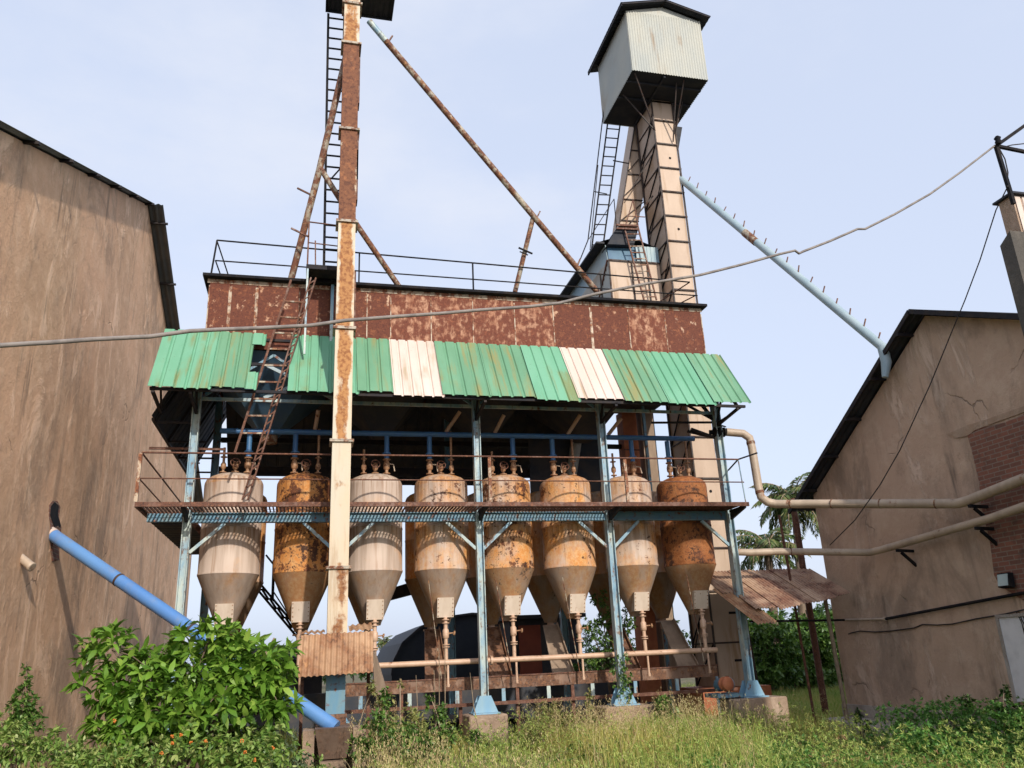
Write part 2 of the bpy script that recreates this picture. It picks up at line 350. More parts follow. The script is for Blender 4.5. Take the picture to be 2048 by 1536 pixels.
def thing(name, label, cat, loc=(0, 0, 0), group=None):
    o = bpy.data.objects.new(name, None); COL.objects.link(o); o.location = loc; o.empty_display_size = .2
    o['label'] = label; o['category'] = cat
    if group: o['group'] = group
    return o
def solo(name, mb, mat, label, cat, group=None):
    o = mb.build(name, mat); o['label'] = label; o['category'] = cat
    if group: o['group'] = group
    # put the origin at the thing's base
    vs = mb.v; c = Vector((sum(p.x for p in vs)/len(vs), sum(p.y for p in vs)/len(vs), min(p.z for p in vs)))
    o.data.transform(Matrix.Translation(-c)); o.location = c
    return o
def copy_tree(o, parent=None):
    c = o.copy(); COL.objects.link(c)
    if parent: c.parent = parent
    for ch in list(o.children): copy_tree(ch, c)
    return c
def np_mesh(name, V, Fs, mat, parent=None, smooth=False):
    """V (n,3) array; Fs list of (m,k) arrays"""
    me = bpy.data.meshes.new(name); me.vertices.add(len(V)); me.vertices.foreach_set('co', np.ascontiguousarray(V, np.float32).ravel())
    tot = sum(f.size for f in Fs); npoly = sum(len(f) for f in Fs)
    me.loops.add(tot); me.loops.foreach_set('vertex_index', np.concatenate([f.ravel() for f in Fs]).astype(np.int32))
    me.polygons.add(npoly); st = []; c = 0
    for f in Fs: st.append(np.arange(len(f))*f.shape[1]+c); c += f.size
    me.polygons.foreach_set('loop_start', np.concatenate(st).astype(np.int32))
    me.polygons.foreach_set('loop_total', np.concatenate([np.full(len(f), f.shape[1]) for f in Fs]).astype(np.int32))
    me.update(calc_edges=True); me.validate()
    me.materials.append(M[mat])
    o = bpy.data.objects.new(name, me); COL.objects.link(o)
    if parent: o.parent = parent
    return o
def unit(a): return a/np.maximum(np.linalg.norm(a, axis=-1, keepdims=True), 1e-9)
def leaves(name, P, D, L, W, mat, parent=None, fold=.25, droop=.15):
    """one folded, drooping leaf per row: base P, direction D"""
    n = len(P); D = unit(D); L = np.broadcast_to(np.asarray(L, float), (n,))[:, None]; W = np.broadcast_to(np.asarray(W, float), (n,))[:, None]
    upv = np.tile([0, 0, 1.], (n, 1))+rng.normal(0, .35, (n, 3))
    side = unit(np.cross(D, upv)); nr = np.cross(side, D)
    off = np.array(parent.matrix_basis.translation) if parent else np.zeros(3)
    P = P-off
    mid = P+D*L*.5+nr*L*.06; tip = P+D*L-nr*L*droop
    l1 = P+D*L*.32+side*W*.42+nr*W*fold; r1 = P+D*L*.32-side*W*.42+nr*W*fold
    l2 = P+D*L*.66+side*W*.40+nr*W*fold*.6-nr*L*droop*.35; r2 = P+D*L*.66-side*W*.40+nr*W*fold*.6-nr*L*droop*.35
    V = np.stack([P, l1, l2, tip, r2, r1, mid], 1).reshape(-1, 3)
    b = np.arange(n)[:, None]*7
    q = np.concatenate([b+np.array([[0, 1, 2, 6]]), b+np.array([[0, 6, 4, 5]])]); t = np.concatenate([b+np.array([[6, 2, 3]]), b+np.array([[6, 3, 4]])])
    # order: [0,6,2,1] keeps quads near planar
    q = np.concatenate([b+np.array([[0, 6, 2, 1]]), b+np.array([[0, 5, 4, 6]])]); t = np.concatenate([b+np.array([[6, 3, 2]]), b+np.array([[6, 4, 3]])])
    return np_mesh(name, V, [q, t], mat, parent)

# ------------------------------------------------------------------ ground
def hgt(x, y):
    return .12*np.sin(x*.31+1)*np.cos(y*.27)+.05*np.sin(x*1.1)*np.sin(y*.9+2)+np.clip((-y-6)*.02, 0, .1)
gx = np.concatenate([np.linspace(-400, -30, 8), np.linspace(-28, 40, 90), np.linspace(45, 500, 10)])
gy = np.concatenate([np.linspace(-60, -20, 5), np.linspace(-19, 30, 70), np.linspace(35, 900, 14)])
GX, GY = np.meshgrid(gx, gy); GZ = np.where((abs(GX) < 30) & (abs(GY) < 30), hgt(GX, GY), 0)
nx, ny = len(gx), len(gy); idx = np.arange(nx*ny).reshape(ny, nx)
fq = np.stack([idx[:-1, :-1], idx[:-1, 1:], idx[1:, 1:], idx[1:, :-1]], -1).reshape(-1, 4)
gr = np_mesh('ground', np.stack([GX, GY, GZ], -1).reshape(-1, 3), [fq], 'soil'); gr['kind'] = 'structure'
def gz(x, y): return float(hgt(np.float64(x), np.float64(y))) if abs(x) < 30 and abs(y) < 30 else 0.0

# ------------------------------------------------------------------ left shed: gable wall facing the yard
LX = -4.3
t = thing('plastered_shed', 'tall brown plastered shed on the left, its gable wall streaked with damp', 'shed', (LX, 4.4, 0))
RY, RZ = 4.5, 12.75; s1, s2 = .462, .60
def lz(y): return RZ-(RY-y)*s1 if y < RY else RZ-(y-RY)*s2*.72
ye = 17.5; yn = -9.0
MB().poly([(LX, yn, 0), (LX, ye, 0), (LX, ye, lz(ye)), (LX, RY, RZ), (LX, yn, lz(yn))], (-.35, 0, 0)).build('wall', 'plaster_left', t)
mb = MB()
mb.sheet((LX-9, RY, RZ+.05), (LX+.17, RY, RZ+.05), (LX+.17, yn-.5, lz(yn)-.23+.05), (LX-9, yn-.5, lz(yn)-.23+.05), .18, .02, 'sin', 2)
mb.sheet((LX+.36, RY, RZ+.05), (LX-9, RY, RZ+.05), (LX-9, ye+.5, lz(ye)-.17), (LX+.36, ye+.5, lz(ye)-.17), .15, .025, 'sin', 2)
roof = mb.build('roof', 'roof_left', t)
for k in range(9):
    y = RY-.3-k*1.55; z = lz(y)+.0
    MB().bar((LX-.1, y, z), (LX+.22, y, z), .05, .05).build('purlin', 'dark_steel', t)
for k in range(6):
    y = RY+.5+k*1.9; z = lz(y)+.0
    MB().bar((LX-.1, y, z), (LX+.42, y, z), .05, .05).build('purlin', 'dark_steel', t)
# rough broken hole with bare brick where the blue chute leaves the wall
hb = [(99, 1010), (106, 1001), (115, 1002), (121, 1014), (118, 1034), (123, 1054), (119, 1084), (119, 1120), (104, 1124), (101, 1090), (101, 1050), (98, 1030)]
MB().poly([PX(x, y, LX+.006) for x, y in hb], (-.02, 0, 0)).build('bare_brick', 'brick', t)
mb = MB(); hp = [(103, 1012), (110, 1004), (118, 1012), (116, 1030), (122, 1052), (112, 1060), (106, 1046), (101, 1030)]
mb.poly([PX(x, y, LX+.012) for x, y in hp], (-.03, 0, 0)); mb.build('wall_hole', 'black_paint', t)
hp = [(103, 1056), (117, 1052), (119, 1078), (116, 1096), (118, 1118), (106, 1122), (104, 1100), (107, 1080)]
MB().poly([PX(x, y, LX+.016) for x, y in hp], (-.03, 0, 0)).build('bare_brick', 'brick', t)
mb = MB(); p = PX(44, 1118, LX); mb.tube([p+Vector((-.1, .03, .08)), p+Vector((.17, -.06, -.13))], .065, 16)
mb.lathe(p+Vector((.17, -.06, -.13)), [(.072, -.03), (.072, .01), (.058, .011)], 16, (.54, -.17, -.34))
solo('pipe_stub', mb, 'pipe_pale', 'short pale pipe end sticking out of the left plastered wall', 'pipe')

# ------------------------------------------------------------------ right shed: mirror gable, in shade
RX = 11.0
t = thing('plastered_shed', 'grey-brown plastered shed on the right with exposed brick and a white door', 'shed', (RX, -3.3, 0))
y_far = 1.05; ry, rz = -3.29, 7.27; z_far = 4.72; y_near = -9.5; z_near = 4.37
MB().poly([(RX, y_near, 0.02), (RX, y_near, z_near), (RX, ry, rz), (RX, y_far, z_far), (RX, y_far, 0.02)], (.35, 0, 0)).build('wall', 'plaster_right', t)
MB().box((RX+.002, y_far-.05, 0), (RX+9, y_far-.01, z_far-.1)).build('rear_wall', 'plaster_right', t)
mb = MB()
mb.sheet((RX+9, ry, rz+.10), (RX-.32, ry, rz+.10), (RX-.32, y_far+.55, z_far-.26), (RX+9, y_far+.55, z_far-.26), .18, .02, 'sin', 2)
mb.sheet((RX-.32, ry, rz+.10), (RX+9, ry, rz+.10), (RX+9, y_near-.4, z_near-.1), (RX-.32, y_near-.4, z_near-.1), .18, .02, 'sin', 2)
rf = mb.build('roof', 'dark_sheet', t)
mb = MB(); mb.bar((RX-.33, ry, rz+.07), (RX-.33, y_far+.56, z_far-.29), .04, .09); mb.bar((RX-.33, ry, rz+.07), (RX-.33, y_near, z_near+.02), .04, .09)
mb.build('barge_board', 'dark_steel', rf)
for k in range(5):
    y = ry+.4+k*.95; z = rz-(y-ry)*(rz-z_far)/(y_far-ry)+.0
    MB().bar((RX+.1, y, z), (RX-.36, y, z), .06, .06).build('purlin', 'dark_steel', t)
MB().poly([(RX-.10, y_near, 0), (RX-.10, y_near, .33), (RX-.10, y_far+.06, .33), (RX-.10, y_far+.06, 0)], (.098, 0, 0)).build('plinth', 'plinth', t)
bp = [(1908, 868), (1935, 872), (1943, 900), (1958, 965), (1962, 1010), (1980, 1085), (1988, 1150), (2000, 1172), (2070, 1215), (2110, 1215), (2110, 800), (2048, 828), (2010, 845), (1960, 856)]
br = MB().poly([PX(x, y, RX-.014) for x, y in bp], (.012, 0, 0)).build('bare_brick', 'brick', t)
bp = [(1895, 868), (1935, 850), (1975, 838), (2048, 812), (2110, 790), (2110, 800), (2048, 824), (1990, 845), (1950, 860), (1934, 872), (1912, 876)]
MB().poly([PX(x, y, RX-.022) for x, y in bp], (.02, 0, 0)).build('mossy_ledge', 'concrete', t)
d = MB(); a = PX(1998, 1236, RX-.03); b = PX(2046, 1402, RX-.03)
d.box((RX-.035, a.y-1.15, .55), (RX-.001, a.y, a.z)); d.build('door', 'white_door', t)
mb = MB(); mb.box((RX-.06, a.y+.0, .5), (RX-.002, a.y+.05, a.z+.05)); mb.box((RX-.06, a.y-1.15, a.z+.002), (RX-.002, a.y-.001, a.z+.05)); mb.build('door_frame', 'plinth', t)
# slab on the ground by the plinth
mb = MB(); a = PZ(1668, 1442, .05); mb.poly([(9.4, -2.2, .10), (10.88, -2.2, .10), (10.88, .95, .10), (10.3, .95, .10)], (0, 0, -.25))
o = solo('concrete_slab', mb, 'plinth', 'worn pale concrete slab on the ground by the right shed', 'slab')
# flood lamp
t = thing('flood_lamp', 'small square flood lamp fixed to the bare brick of the right shed', 'lamp', tuple(PX(2008, 1175, RX-.05)))
c = PX(2008, 1160, RX-.12)
MB().hexa([c+Vector((-.05, -.14, -.11)), c+Vector((.05, -.14, -.13)), c+Vector((.05, .10, -.13)), c+Vector((-.05, .10, -.11))],
          [c+Vector((-.01, -.14, .11)), c+Vector((.07, -.14, .10)), c+Vector((.07, .10, .10)), c+Vector((-.01, .10, .11))]).build('housing', 'black_paint', t)
MB().hexa([c+Vector((-.064, -.12, -.09)), c+Vector((-.056, -.12, -.09)), c+Vector((-.056, .08, -.09)), c+Vector((-.064, .08, -.09))],
          [c+Vector((-.034, -.12, .09)), c+Vector((-.022, -.12, .09)), c+Vector((-.022, .08, .09)), c+Vector((-.034, .08, .09))]).build('lens', 'glass_lamp', t)
MB().bar(c+Vector((.02, -.02, -.05)), c+Vector((.118, -.02, -.1)), .04).build('bracket', 'black_paint', t)

# ------------------------------------------------------------------ concrete pillar with a steel bracket, close on the right
pl = thing('concrete_pillar', 'dark mossy concrete pillar with a tank box on top at the right edge', 'pillar', (8.9, -7.4, 0))
fx = PY(2046, 560, -7.5).x; bk = PX(2000, 492, fx); sh_z = bk.z
mb = MB(); mb.poly([(fx, -7.5, 0), (fx, bk.y, 0), (fx, bk.y, sh_z), (fx, -7.5, sh_z+.12)], (1.2, 0, 0)); mb.build('shaft', 'dark_concrete', pl)
tx = PY(2031, 420, -7.4).x; tb = PX(1997, 408, tx); tz = tb.z
MB().box((tx, -7.4, sh_z-.1), (tx+1.0, tb.y, tz)).build('top_box', 'concrete', pl)
mb = MB(); mb.sheet((tx+.03, -7.41, tz-.01), (tx+1.0, -7.41, tz-.01), (tx+1.0, -7.41, sh_z+.15), (tx+.03, -7.41, sh_z+.15), .12, .02, 'rib'); mb.build('cladding', 'white_sheet', pl)
MB().box((tx-.05, -7.46, tz+.002), (tx+1.1, tb.y+.05, tz+.03)).build('cap', 'dark_sheet', pl)
br = thing('wire_bracket', 'black angle-iron bracket above the right pillar holding the overhead cable', 'bracket', (tx+.1, -7.45, tz+.03))
q = PY(1992, 292, -7.45); foot = PY(2022, 388, -7.45)
mb = MB(); mb.bar(foot+Vector((0, 0, -.15)), q, .045); mb.build('upright', 'black_paint', br)
mb = MB(); mb.bar(q, PY(2110, 208, -7.45), .045); mb.bar(q, PY(2120, 318, -7.45), .04); mb.build('arm', 'black_paint', br)
MB().lathe(q+Vector((0, -.05, 0)), [(.03, 0), (.045, .03), (.03, .06), (.045, .09), (.02, .12)], 12).build('insulator', 'black_paint', br)

# ------------------------------------------------------------------ tank plant: steel columns on pedestals
COLX = [-2.1, .48, 3.06, 5.65, 8.25]
clab = ['flaking blue steel column at the left end of the tank row', 'blue steel column behind the rusty elevator leg', 'pale blue steel column between the fourth and fifth tanks', 'blue steel column wrapped in creeper between the sixth and seventh tanks', 'blue steel column at the right end, piercing the rusty lean-to roof']
plab = ['cement pedestal hidden by the leafy shrub at the left', 'cement pedestal behind the elevator boot', 'square reddish concrete pedestal standing free in the grass, centre', 'low concrete pedestal in the yellow grass right of centre', 'low concrete footing under the right end column']
for i, x in enumerate(COLX):
    pw = (.30, .30, .34, .47, .55)[i]
    mb = MB(); mb.box((x-pw, -.34, -.3), (x+pw, .34, .64)); o = solo('concrete_pedestal', mb, 'concrete', plab[i], 'pedestal', 'pedestals under the steel columns')
    bv = o.modifiers.new('b', 'BEVEL'); bv.width = .02
    c = thing('steel_column', clab[i], 'column', (x, 0, .64), 'front steel columns of the tank plant')
    mb = MB()           # H section
    mb.box((x-.068, -.08, .66), (x-.052, .08, 7.3)); mb.box((x+.052, -.08, .66), (x+.068, .08, 7.3)); mb.box((x-.051, -.012, .66), (x+.051, .012, 7.3)); mb.build('shaft', 'blue_steel', c)
    g_ = MB(); g_.box((x-.24, -.22, .642), (x+.24, .22, .665)); g_.build('base_plate', 'blue_gusset', c)
    for yy in (-.11, .10):
        MB().poly([(x-.22, yy, .666), (x+.22, yy, .666), (x+.10, yy, .94), (x-.10, yy, .94)], (0, .012, 0)).build('gusset', 'blue_gusset', c)
    for sgn in (-1, 1):
        if (i == 0 and sgn < 0) or (i == 4 and sgn > 0): continue
        mb = MB(); mb.bar((x+sgn*.072, .0, 3.50), (x+sgn*.62, .0, 4.0), .055, .05); mb.build('knee_brace', 'blue_steel', c)
# rear columns, dark against the sky
for i, x in enumerate(COLX):
    if i == 0: y = 3.6
    mb = MB(); mb.box((x-.075, 3.3, 0), (x-.06, 3.45, 7.3)); mb.box((x+.06, 3.3, 0), (x+.075, 3.45, 7.3)); mb.box((x-.06, 3.37, 0), (x+.06, 3.385, 7.3))
    solo('rear_column', mb, 'blue_beam', ['dark rear column at the far left behind the first tank', 'dark rear column seen behind the third tank', 'dark rear column seen right of the fourth tank', 'dark rear column behind the sixth tank', 'dark rear column behind the last tank'][i], 'column', 'rear steel columns')

# ------------------------------------------------------------------ walkway
DZ = 4.23
w = thing('walkway', 'rusty bar-grating walkway on blue beams along the row of tanks', 'walkway', (3, -.3, 4.0))
mb = MB(); x = -2.78
while x < 8.2:
    mb.box((x, -.68, DZ-.035), (x+.018, .12, DZ)); x += .062
for y in (-.5, -.25, 0): mb.box((-2.78, y-.006, DZ-.030), (8.2, y+.006, DZ-.024))
y = .16
while y < 5: mb.box((-2.78, y, DZ-.035), (-2.1, y+.018, DZ)); y += .07
mb.build('grating', 'rust_steel', w)
MB().box((-2.83, -.74, DZ-.065), (8.32, -.69, DZ+.012)).build('edge_angle', 'rust_steel', w)
MB().box((-2.84, -.688, DZ-.065), (-2.79, 5.2, DZ+.01)).build('edge_angle', 'rust_steel', w)
for i in range(4):
    x0, x1 = COLX[i]+.072, COLX[i+1]-.072
    mb = MB(); mb.box((x0, -.06, 4.01), (x1, .06, 4.025)); mb.box((x0, -.06, 4.165), (x1, .06, 4.18)); mb.box((x0, -.008, 4.026), (x1, .008, 4.164)); mb.build('beam', 'blue_beam', w)
mb = MB(); mb.box((-2.75, -.05, 4.03), (-2.19, .05, 4.17)); mb.build('beam', 'blue_beam', w)
for x in COLX:
    mb = MB(); mb.box((x-.03, -.685, DZ-.09), (x+.03, -.1, DZ-.04)); mb.poly([(x-.025, -.68, DZ-.095), (x-.025, -.1, DZ-.095), (x-.025, -.1, 4.0)], (.05, 0, 0)); mb.build('cantilever_bracket', 'dark_steel', w)
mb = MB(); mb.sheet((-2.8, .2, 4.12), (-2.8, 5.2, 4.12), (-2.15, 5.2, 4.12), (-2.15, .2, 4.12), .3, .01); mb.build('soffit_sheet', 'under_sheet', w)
# right end: solid plate part of the deck
MB().box((5.7, -.684, DZ-.022), (8.24, .12, DZ-.004)).build('deck_plate', 'rust_steel', w)
rl = thing('railing', 'thin rusty two-rail railing along the walkway in front of the tanks', 'railing', (3, -.72, DZ))
mb = MB(); mb.tube([(-2.80, -.72, 5.08), (8.22, -.72, 5.10)], .017, 8); mb.build('top_rail', 'rust_steel', rl)
mb = MB(); mb.tube([(-2.80, -.72, 4.64), (8.28, -.72, 4.64)], .012, 8); mb.build('mid_rail', 'rust_steel', rl)
mb = MB(); mb.tube([(-2.81, -.70, 5.08), (-2.81, 4.9, 5.08)], .015, 8); mb.tube([(-2.81, -.70, 4.64), (-2.81, 4.9, 4.64)], .012, 8); mb.build('side_rail', 'rust_steel', rl)
for x in (-2.82, 3.14, 5.80):
    MB().bar((x, -.72, DZ+.014), (x, -.72, 5.07), .055, .05).build('post', 'seam', rl)
MB().tube([(8.26, -.72, DZ+.02), (8.22, -.72, 5.1)], .012, 6).build('post', 'blue_steel', rl)
mb = MB(); mb.tube([(8.22, -.72, 5.1), (8.32, -.1, 5.02)], .016, 6); mb.tube([(8.22, -.72, 5.1), (8.5, -1.0, 5.17)], .016, 6); mb.build('end_stay', 'dark_steel', rl)

# ------------------------------------------------------------------ soaking tanks
TX = [-1.43, -.14, 1.17, 2.46, 3.74, 5.03, 6.35, 7.62]; TY = .72; TR = .525
def make_tank(mir, rear=False):
    t = thing('soaking_tank', 'x', 'tank', (0, 0, 2.2)); c = (0, 0, 0)
    sh = MB(); sh.lathe(c, [(TR+.008, 3.17), (TR+.008, 3.20), (TR, 3.205), (TR, 3.96), (TR+.006, 3.965), (TR+.006, 3.99), (TR, 3.995), (TR, 4.80)], 56, caps=False)
    sh.build('shell', 'tank', t)
    MB().lathe(c, [(TR, 4.80), (TR-.004, 4.84), (TR-.03, 4.90), (TR-.09, 4.95), (TR-.2, 5.0), (TR-.35, 5.03), (.02, 5.04)], 56).build('dome', 'tank', t)
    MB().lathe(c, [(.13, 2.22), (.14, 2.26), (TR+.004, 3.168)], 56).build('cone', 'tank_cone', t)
    if rear:
        mb = MB(); mb.lathe((0, 0, 0), [(.07, 2.0), (.07, 2.22)], 12); mb.lathe((0, 0, 0), [(.16, 2.14), (.16, 2.17)], 16); mb.build('outlet', 'pipe_drain', t)
        return t
    # inspection plate on the lower cone, slightly tilted
    pm = MB(); z0, z1 = 2.31, 2.66
    def fy(z): return -(.13+(z-2.22)*.425)-.03
    pm.hexa([(-.155, fy(z0)-.10, z0), (.155, fy(z0)-.10, z0), (.14, fy(z0)+.12, z0), (-.14, fy(z0)+.12, z0)], [(-.155, fy(z1)-.03, z1), (.155, fy(z1)-.03, z1), (.14, fy(z1)+.14, z1), (-.14, fy(z1)+.14, z1)])
    ip = pm.build('inspection_plate', 'tank_plate', t)
    bm_ = MB()
    for k in range(5):
        for xx in (-.135, .135):
            z = z0+.03+k*.072; yy = fy(z0)-.10+(fy(z1)-.03-fy(z0)+.10)*(z-z0)/(z1-z0)
            bm_.lathe((xx, yy+.002, z), [(.011, 0), (.011, .012)], 6, (0, -1, 0))
    bm_.build('bolts', 'valve', ip)
    # outlet valve and down pipe
    vy = -.30
    om = MB(); om.tube([(0, vy, 1.55), (0, vy, 2.31)], .036, 12)
    for z in (2.26, 2.20, 1.82, 1.78): om.lathe((0, vy, z), [(.07, 0), (.07, .016)], 14)
    om.lathe((0, vy, 0), [(.038, 1.93), (.058, 1.95), (.060, 2.0), (.058, 2.08), (.038, 2.11)], 14)
    ov = om.build('outlet_pipe', 'pipe_drain', t)
    hm = MB(); hm.tube([(0, vy, 2.02), (.16, vy-.02, 2.03)], .014, 6); hm.tube([(.16, vy-.03, 2.05), (.14, vy-.10, 2.0)], .02, 6); hm.build('lever', 'valve', ov)
    dm = MB(); dm.tube([(.03, vy, 1.47), (.03, vy, 1.12)], .022, 8); dm.lathe((.03, vy, 1.10), [(.03, 0), (.035, .05)], 8); dm.build('drip_pipe', 'pipe_drain', t)
    # top fittings: steam valve (under the blue drop), centre hand-wheel valve, vent riser
    sx = .22*mir
    vm = MB(); vm.tube([(sx, 0, 5.0), (sx, 0, 5.36)], .034, 10)
    for z in (5.06, 5.34): vm.lathe((sx, 0, z), [(.075, 0), (.075, .018)], 14)
    vm.lathe((sx, 0, 0), [(.035, 5.14), (.062, 5.17), (.066, 5.24), (.05, 5.30), (.035, 5.33)], 14)
    v = vm.build('steam_valve', 'valve', t)
    lm = MB(); lm.tube([(sx+.05, -.02, 5.26), (sx+.13, -.06, 5.24), (sx+.15, -.08, 5.10)], .013, 6); lm.build('lever', 'pipe_pale', v)
    cm = MB(); cm.tube([(0, 0, 5.02), (0, 0, 5.20)], .028, 8); cm.lathe((0, 0, 5.07), [(.07, 0), (.07, .015)], 14); cm.lathe((0, 0, 0), [(.03, 5.12), (.055, 5.16), (.055, 5.24), (.03, 5.28)], 12)
    v = cm.build('centre_valve', 'valve', t)
    wm = MB(); wm.ring((0, -.10, 5.24), .085, .011, (.15, -1, .35)); wm.tube([(0, 0, 5.22), (0, -.1, 5.24)], .012, 6)
    for k in range(3):
        an = k*2*math.pi/3+.4; wm.tube([(0, -.1, 5.24), (.085*math.cos(an), -.1+.03*math.sin(an), 5.24+.08*math.sin(an))], .008, 5, False)
    wm.build('handwheel', 'rust_steel', v)
    rm = MB(); rm.tube([(-sx, .02, 5.0), (-sx, .02, 5.95 if mir < 0 else 5.55)], .024, 8)
    for z in (5.07, 5.36): rm.lathe((-sx, .02, z), [(.062, 0), (.062, .014)], 12)
    rm.lathe((-sx, .02, 0), [(.026, 5.13), (.05, 5.16), (.05, 5.23), (.026, 5.27)], 12)
    rm.build('vent_riser', 'valve', t)
    return t
tl = ['leftmost soaking tank, clean cream shell above the leafy shrub', 'heavily rust-flaked orange soaking tank just left of the tall elevator leg', 'pinkish cream soaking tank just right of the tall elevator leg', 'orange-washed soaking tank with rust on its left shoulder, left of the centre column', 'speckled orange soaking tank just right of the centre column', 'evenly orange-stained soaking tank left of the creeper-wrapped column', 'pale soaking tank streaked at the top, right of the creeper-wrapped column', 'rightmost soaking tank, deep red rust on its lower shell']
# wash, flake, redness of shell / dome / cone
tc = [((.16, .10, 0), (.38, .1, 0), (.30, .05, 0)), ((.93, .72, .1), (.97, .74, .4), (.85, .30, 0)), ((.22, .14, 0), (.3, .1, 0), (.34, .05, 0)), ((.54, .48, 0), (.66, .4, .2), (.5, .12, 0)),
      ((.60, .66, 0), (.6, .46, .2), (.62, .48, 0)), ((.62, .52, 0), (.66, .4, .3), (.55, .28, 0)), ((.42, .42, 0), (.42, .2, 0), (.5, .16, 0)), ((.95, .68, .8), (1, .6, .9), (.75, .30, .1))]
pa, pb = make_tank(1), make_tank(-1)
for i, x in enumerate(TX):
    o = (pa, pb)[i] if i < 2 else copy_tree((pa, pb)[i % 2])
    o.location = (x, TY, 2.2); o['label'] = tl[i]; o['group'] = 'front row of soaking tanks'
    for ch in o.children:
        k = {'shell': 0, 'dome': 1, 'cone': 2}.get(ch.name.split('.')[0])
        if k is not None: ch.color = (*tc[i][k], 1)
pr = make_tank(1, True)
rl_ = ['rear soaking tank in shadow behind the first tank', 'rear soaking tank in shadow behind the rust-flaked second tank', 'rear soaking tank in shadow behind the pinkish third tank', 'dark rear soaking tank peeking out left of the fourth tank', 'dark rear soaking tank left of the fifth tank', 'brown rear soaking tank seen between the fifth and sixth tanks', 'rear soaking tank in shadow behind the seventh tank', 'brown rear soaking tank between the seventh and eighth tanks']
for i, x in enumerate(TX):
    o = pr if i == 0 else copy_tree(pr)
    o.location = (x, 2.35, 2.2); o['label'] = rl_[i]; o['group'] = 'rear row of soaking tanks'
    for ch in o.children:
        if ch.name.split('.')[0] in ('shell', 'dome', 'cone'): ch.color = (.6, .3, 0, 1)

# steam header with a drop to every tank
hd = thing('steam_header', 'blue steam header pipe running under the canopy with drops to each tank', 'pipe', (3, TY, 5.36))
MB().tube([(-1.75, TY, 5.87), (8.05, TY, 5.9)], .055, 12).build('header', 'blue_pipe', hd)
for i, x in enumerate(TX):
    sx = x+(.22 if i % 2 == 0 else -.22)
    mb = MB(); mb.tube([(sx, TY, 5.375), (sx, TY, 5.83)], .05, 10); mb.lathe((sx, TY, 5.46), [(.085, 0), (.085, .02)], 14); mb.build('drop_pipe', 'blue_pipe', hd)
for x, dx, z, lb in ((2.60, .26, 6.35, 'left of the centre column'), (3.62, .16, 6.3, 'right of the centre column'), (5.2, .24, 6.35, 'left of the creeper-wrapped column'), (6.1, .26, 6.3, 'right of the creeper-wrapped column'), (.0, .05, 6.3, 'left of the elevator leg')):
    mb = MB(); mb.tube([(x, TY+.1, 5.97), (x+dx, TY-.1, z)], .04, 10, False); mb.tube([(x+dx, TY-.1, z), (x, TY+.1, 5.97)], .03, 10, True)
    solo('vent_pipe', mb, 'pipe_drain', 'slanting open-ended vent pipe under the canopy, '+lb, 'pipe', 'slanting vent pipes')
# pale drain manifold below the cones
mb = MB(); mb.tube([(1.05, TY-.3, 1.52), (7.85, TY-.3, 1.52)], .05, 12)
for x in (3.3, 1.2): mb.lathe((x, TY-.3, 1.52), [(.085, -.02), (.085, .02)], 14, (1, 0, 0))
solo('drain_pipe', mb, 'pipe_drain', 'long pale horizontal drain pipe below the tank cones', 'pipe')

# conveyor trough under the tanks
cv = thing('conveyor', 'rusty open conveyor trough on legs running beneath the tank cones', 'conveyor', (4.5, .9, .3))
mb = MB(); mb.box((.7, .68, 1.02), (7.95, .70, 1.22)); mb.box((.7, 1.10, 1.02), (7.95, 1.12, 1.22)); mb.box((.7, .70, 1.02), (7.95, 1.10, 1.03)); mb.build('trough', 'rust_orange', cv)
MB().box((.7, .66, 1.222), (7.95, .73, 1.245)).build('rim', 'rust_steel', cv)
MB().box((.2, .60, .74), (8.3, .68, .80)).build('lower_rail', 'rust_steel', cv)
for k in range(9):
    x = .95+k*.87
    MB().box((x-.035, .64, .802), (x+.035, .675, 1.018)).build('roller_bracket', 'blue_steel', cv)
for k in range(8):
    x = .6+k*1.08
    MB().box((x-.03, .70, -.1), (x+.03, .76, 1.018 if k else .74)).build('leg', 'rust_steel', cv)
for x, lb in ((2.2, 'fourth'), (3.5, 'fifth'), (4.9, 'sixth'), (6.4, 'seventh')):
    mb = MB(); mb.box((x, .9, -.1), (x+.6, 1.8, .5)); mb.lathe((x+.3, .95, .5), [(.26, -.02), (.26, .05), (.2, .1)], 16)
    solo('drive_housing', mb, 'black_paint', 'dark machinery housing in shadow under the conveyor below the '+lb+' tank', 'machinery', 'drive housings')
# inclined discharge boards from the rear tanks
bl = ['orange-brown discharge board below the fourth tank', 'rusty discharge board below the fifth tank', 'grey and orange discharge board below the sixth tank', 'orange discharge board below the seventh tank', 'grey tapered discharge board below the last tank']
for i, x in enumerate((2.40, 3.62, 4.85, 6.22, 7.45)):
    mb = MB(); mb.hexa([(x-.28, .78, 1.2), (x+.12, .78, 1.2), (x+.12, .82, 1.2), (x-.28, .82, 1.2)], [(x-.15, 1.75, 2.15), (x+.13, 1.75, 2.15), (x+.13, 1.79, 2.15), (x-.15, 1.79, 2.15)])
    mb.hexa([(x+.12, .74, 1.26), (x+.14, .74, 1.26), (x+.14, .84, 1.18), (x+.12, .84, 1.18)], [(x+.13, 1.70, 2.2), (x+.15, 1.70, 2.2), (x+.15, 1.80, 2.13), (x+.13, 1.80, 2.13)])
    solo('discharge_board', mb, 'rust_orange' if i % 2 == 1 or i == 0 else 'tan_sheet', bl[i], 'chute', 'discharge boards')
mb = MB(); mb.box((-2, 4.3, -.1), (8.0, 4.45, .98)); solo('shade_wall', mb, 'under_sheet', 'low dark wall added to fill the deep shade behind the conveyor', 'wall')  # added dark wall, stands in for the black gap under the trough
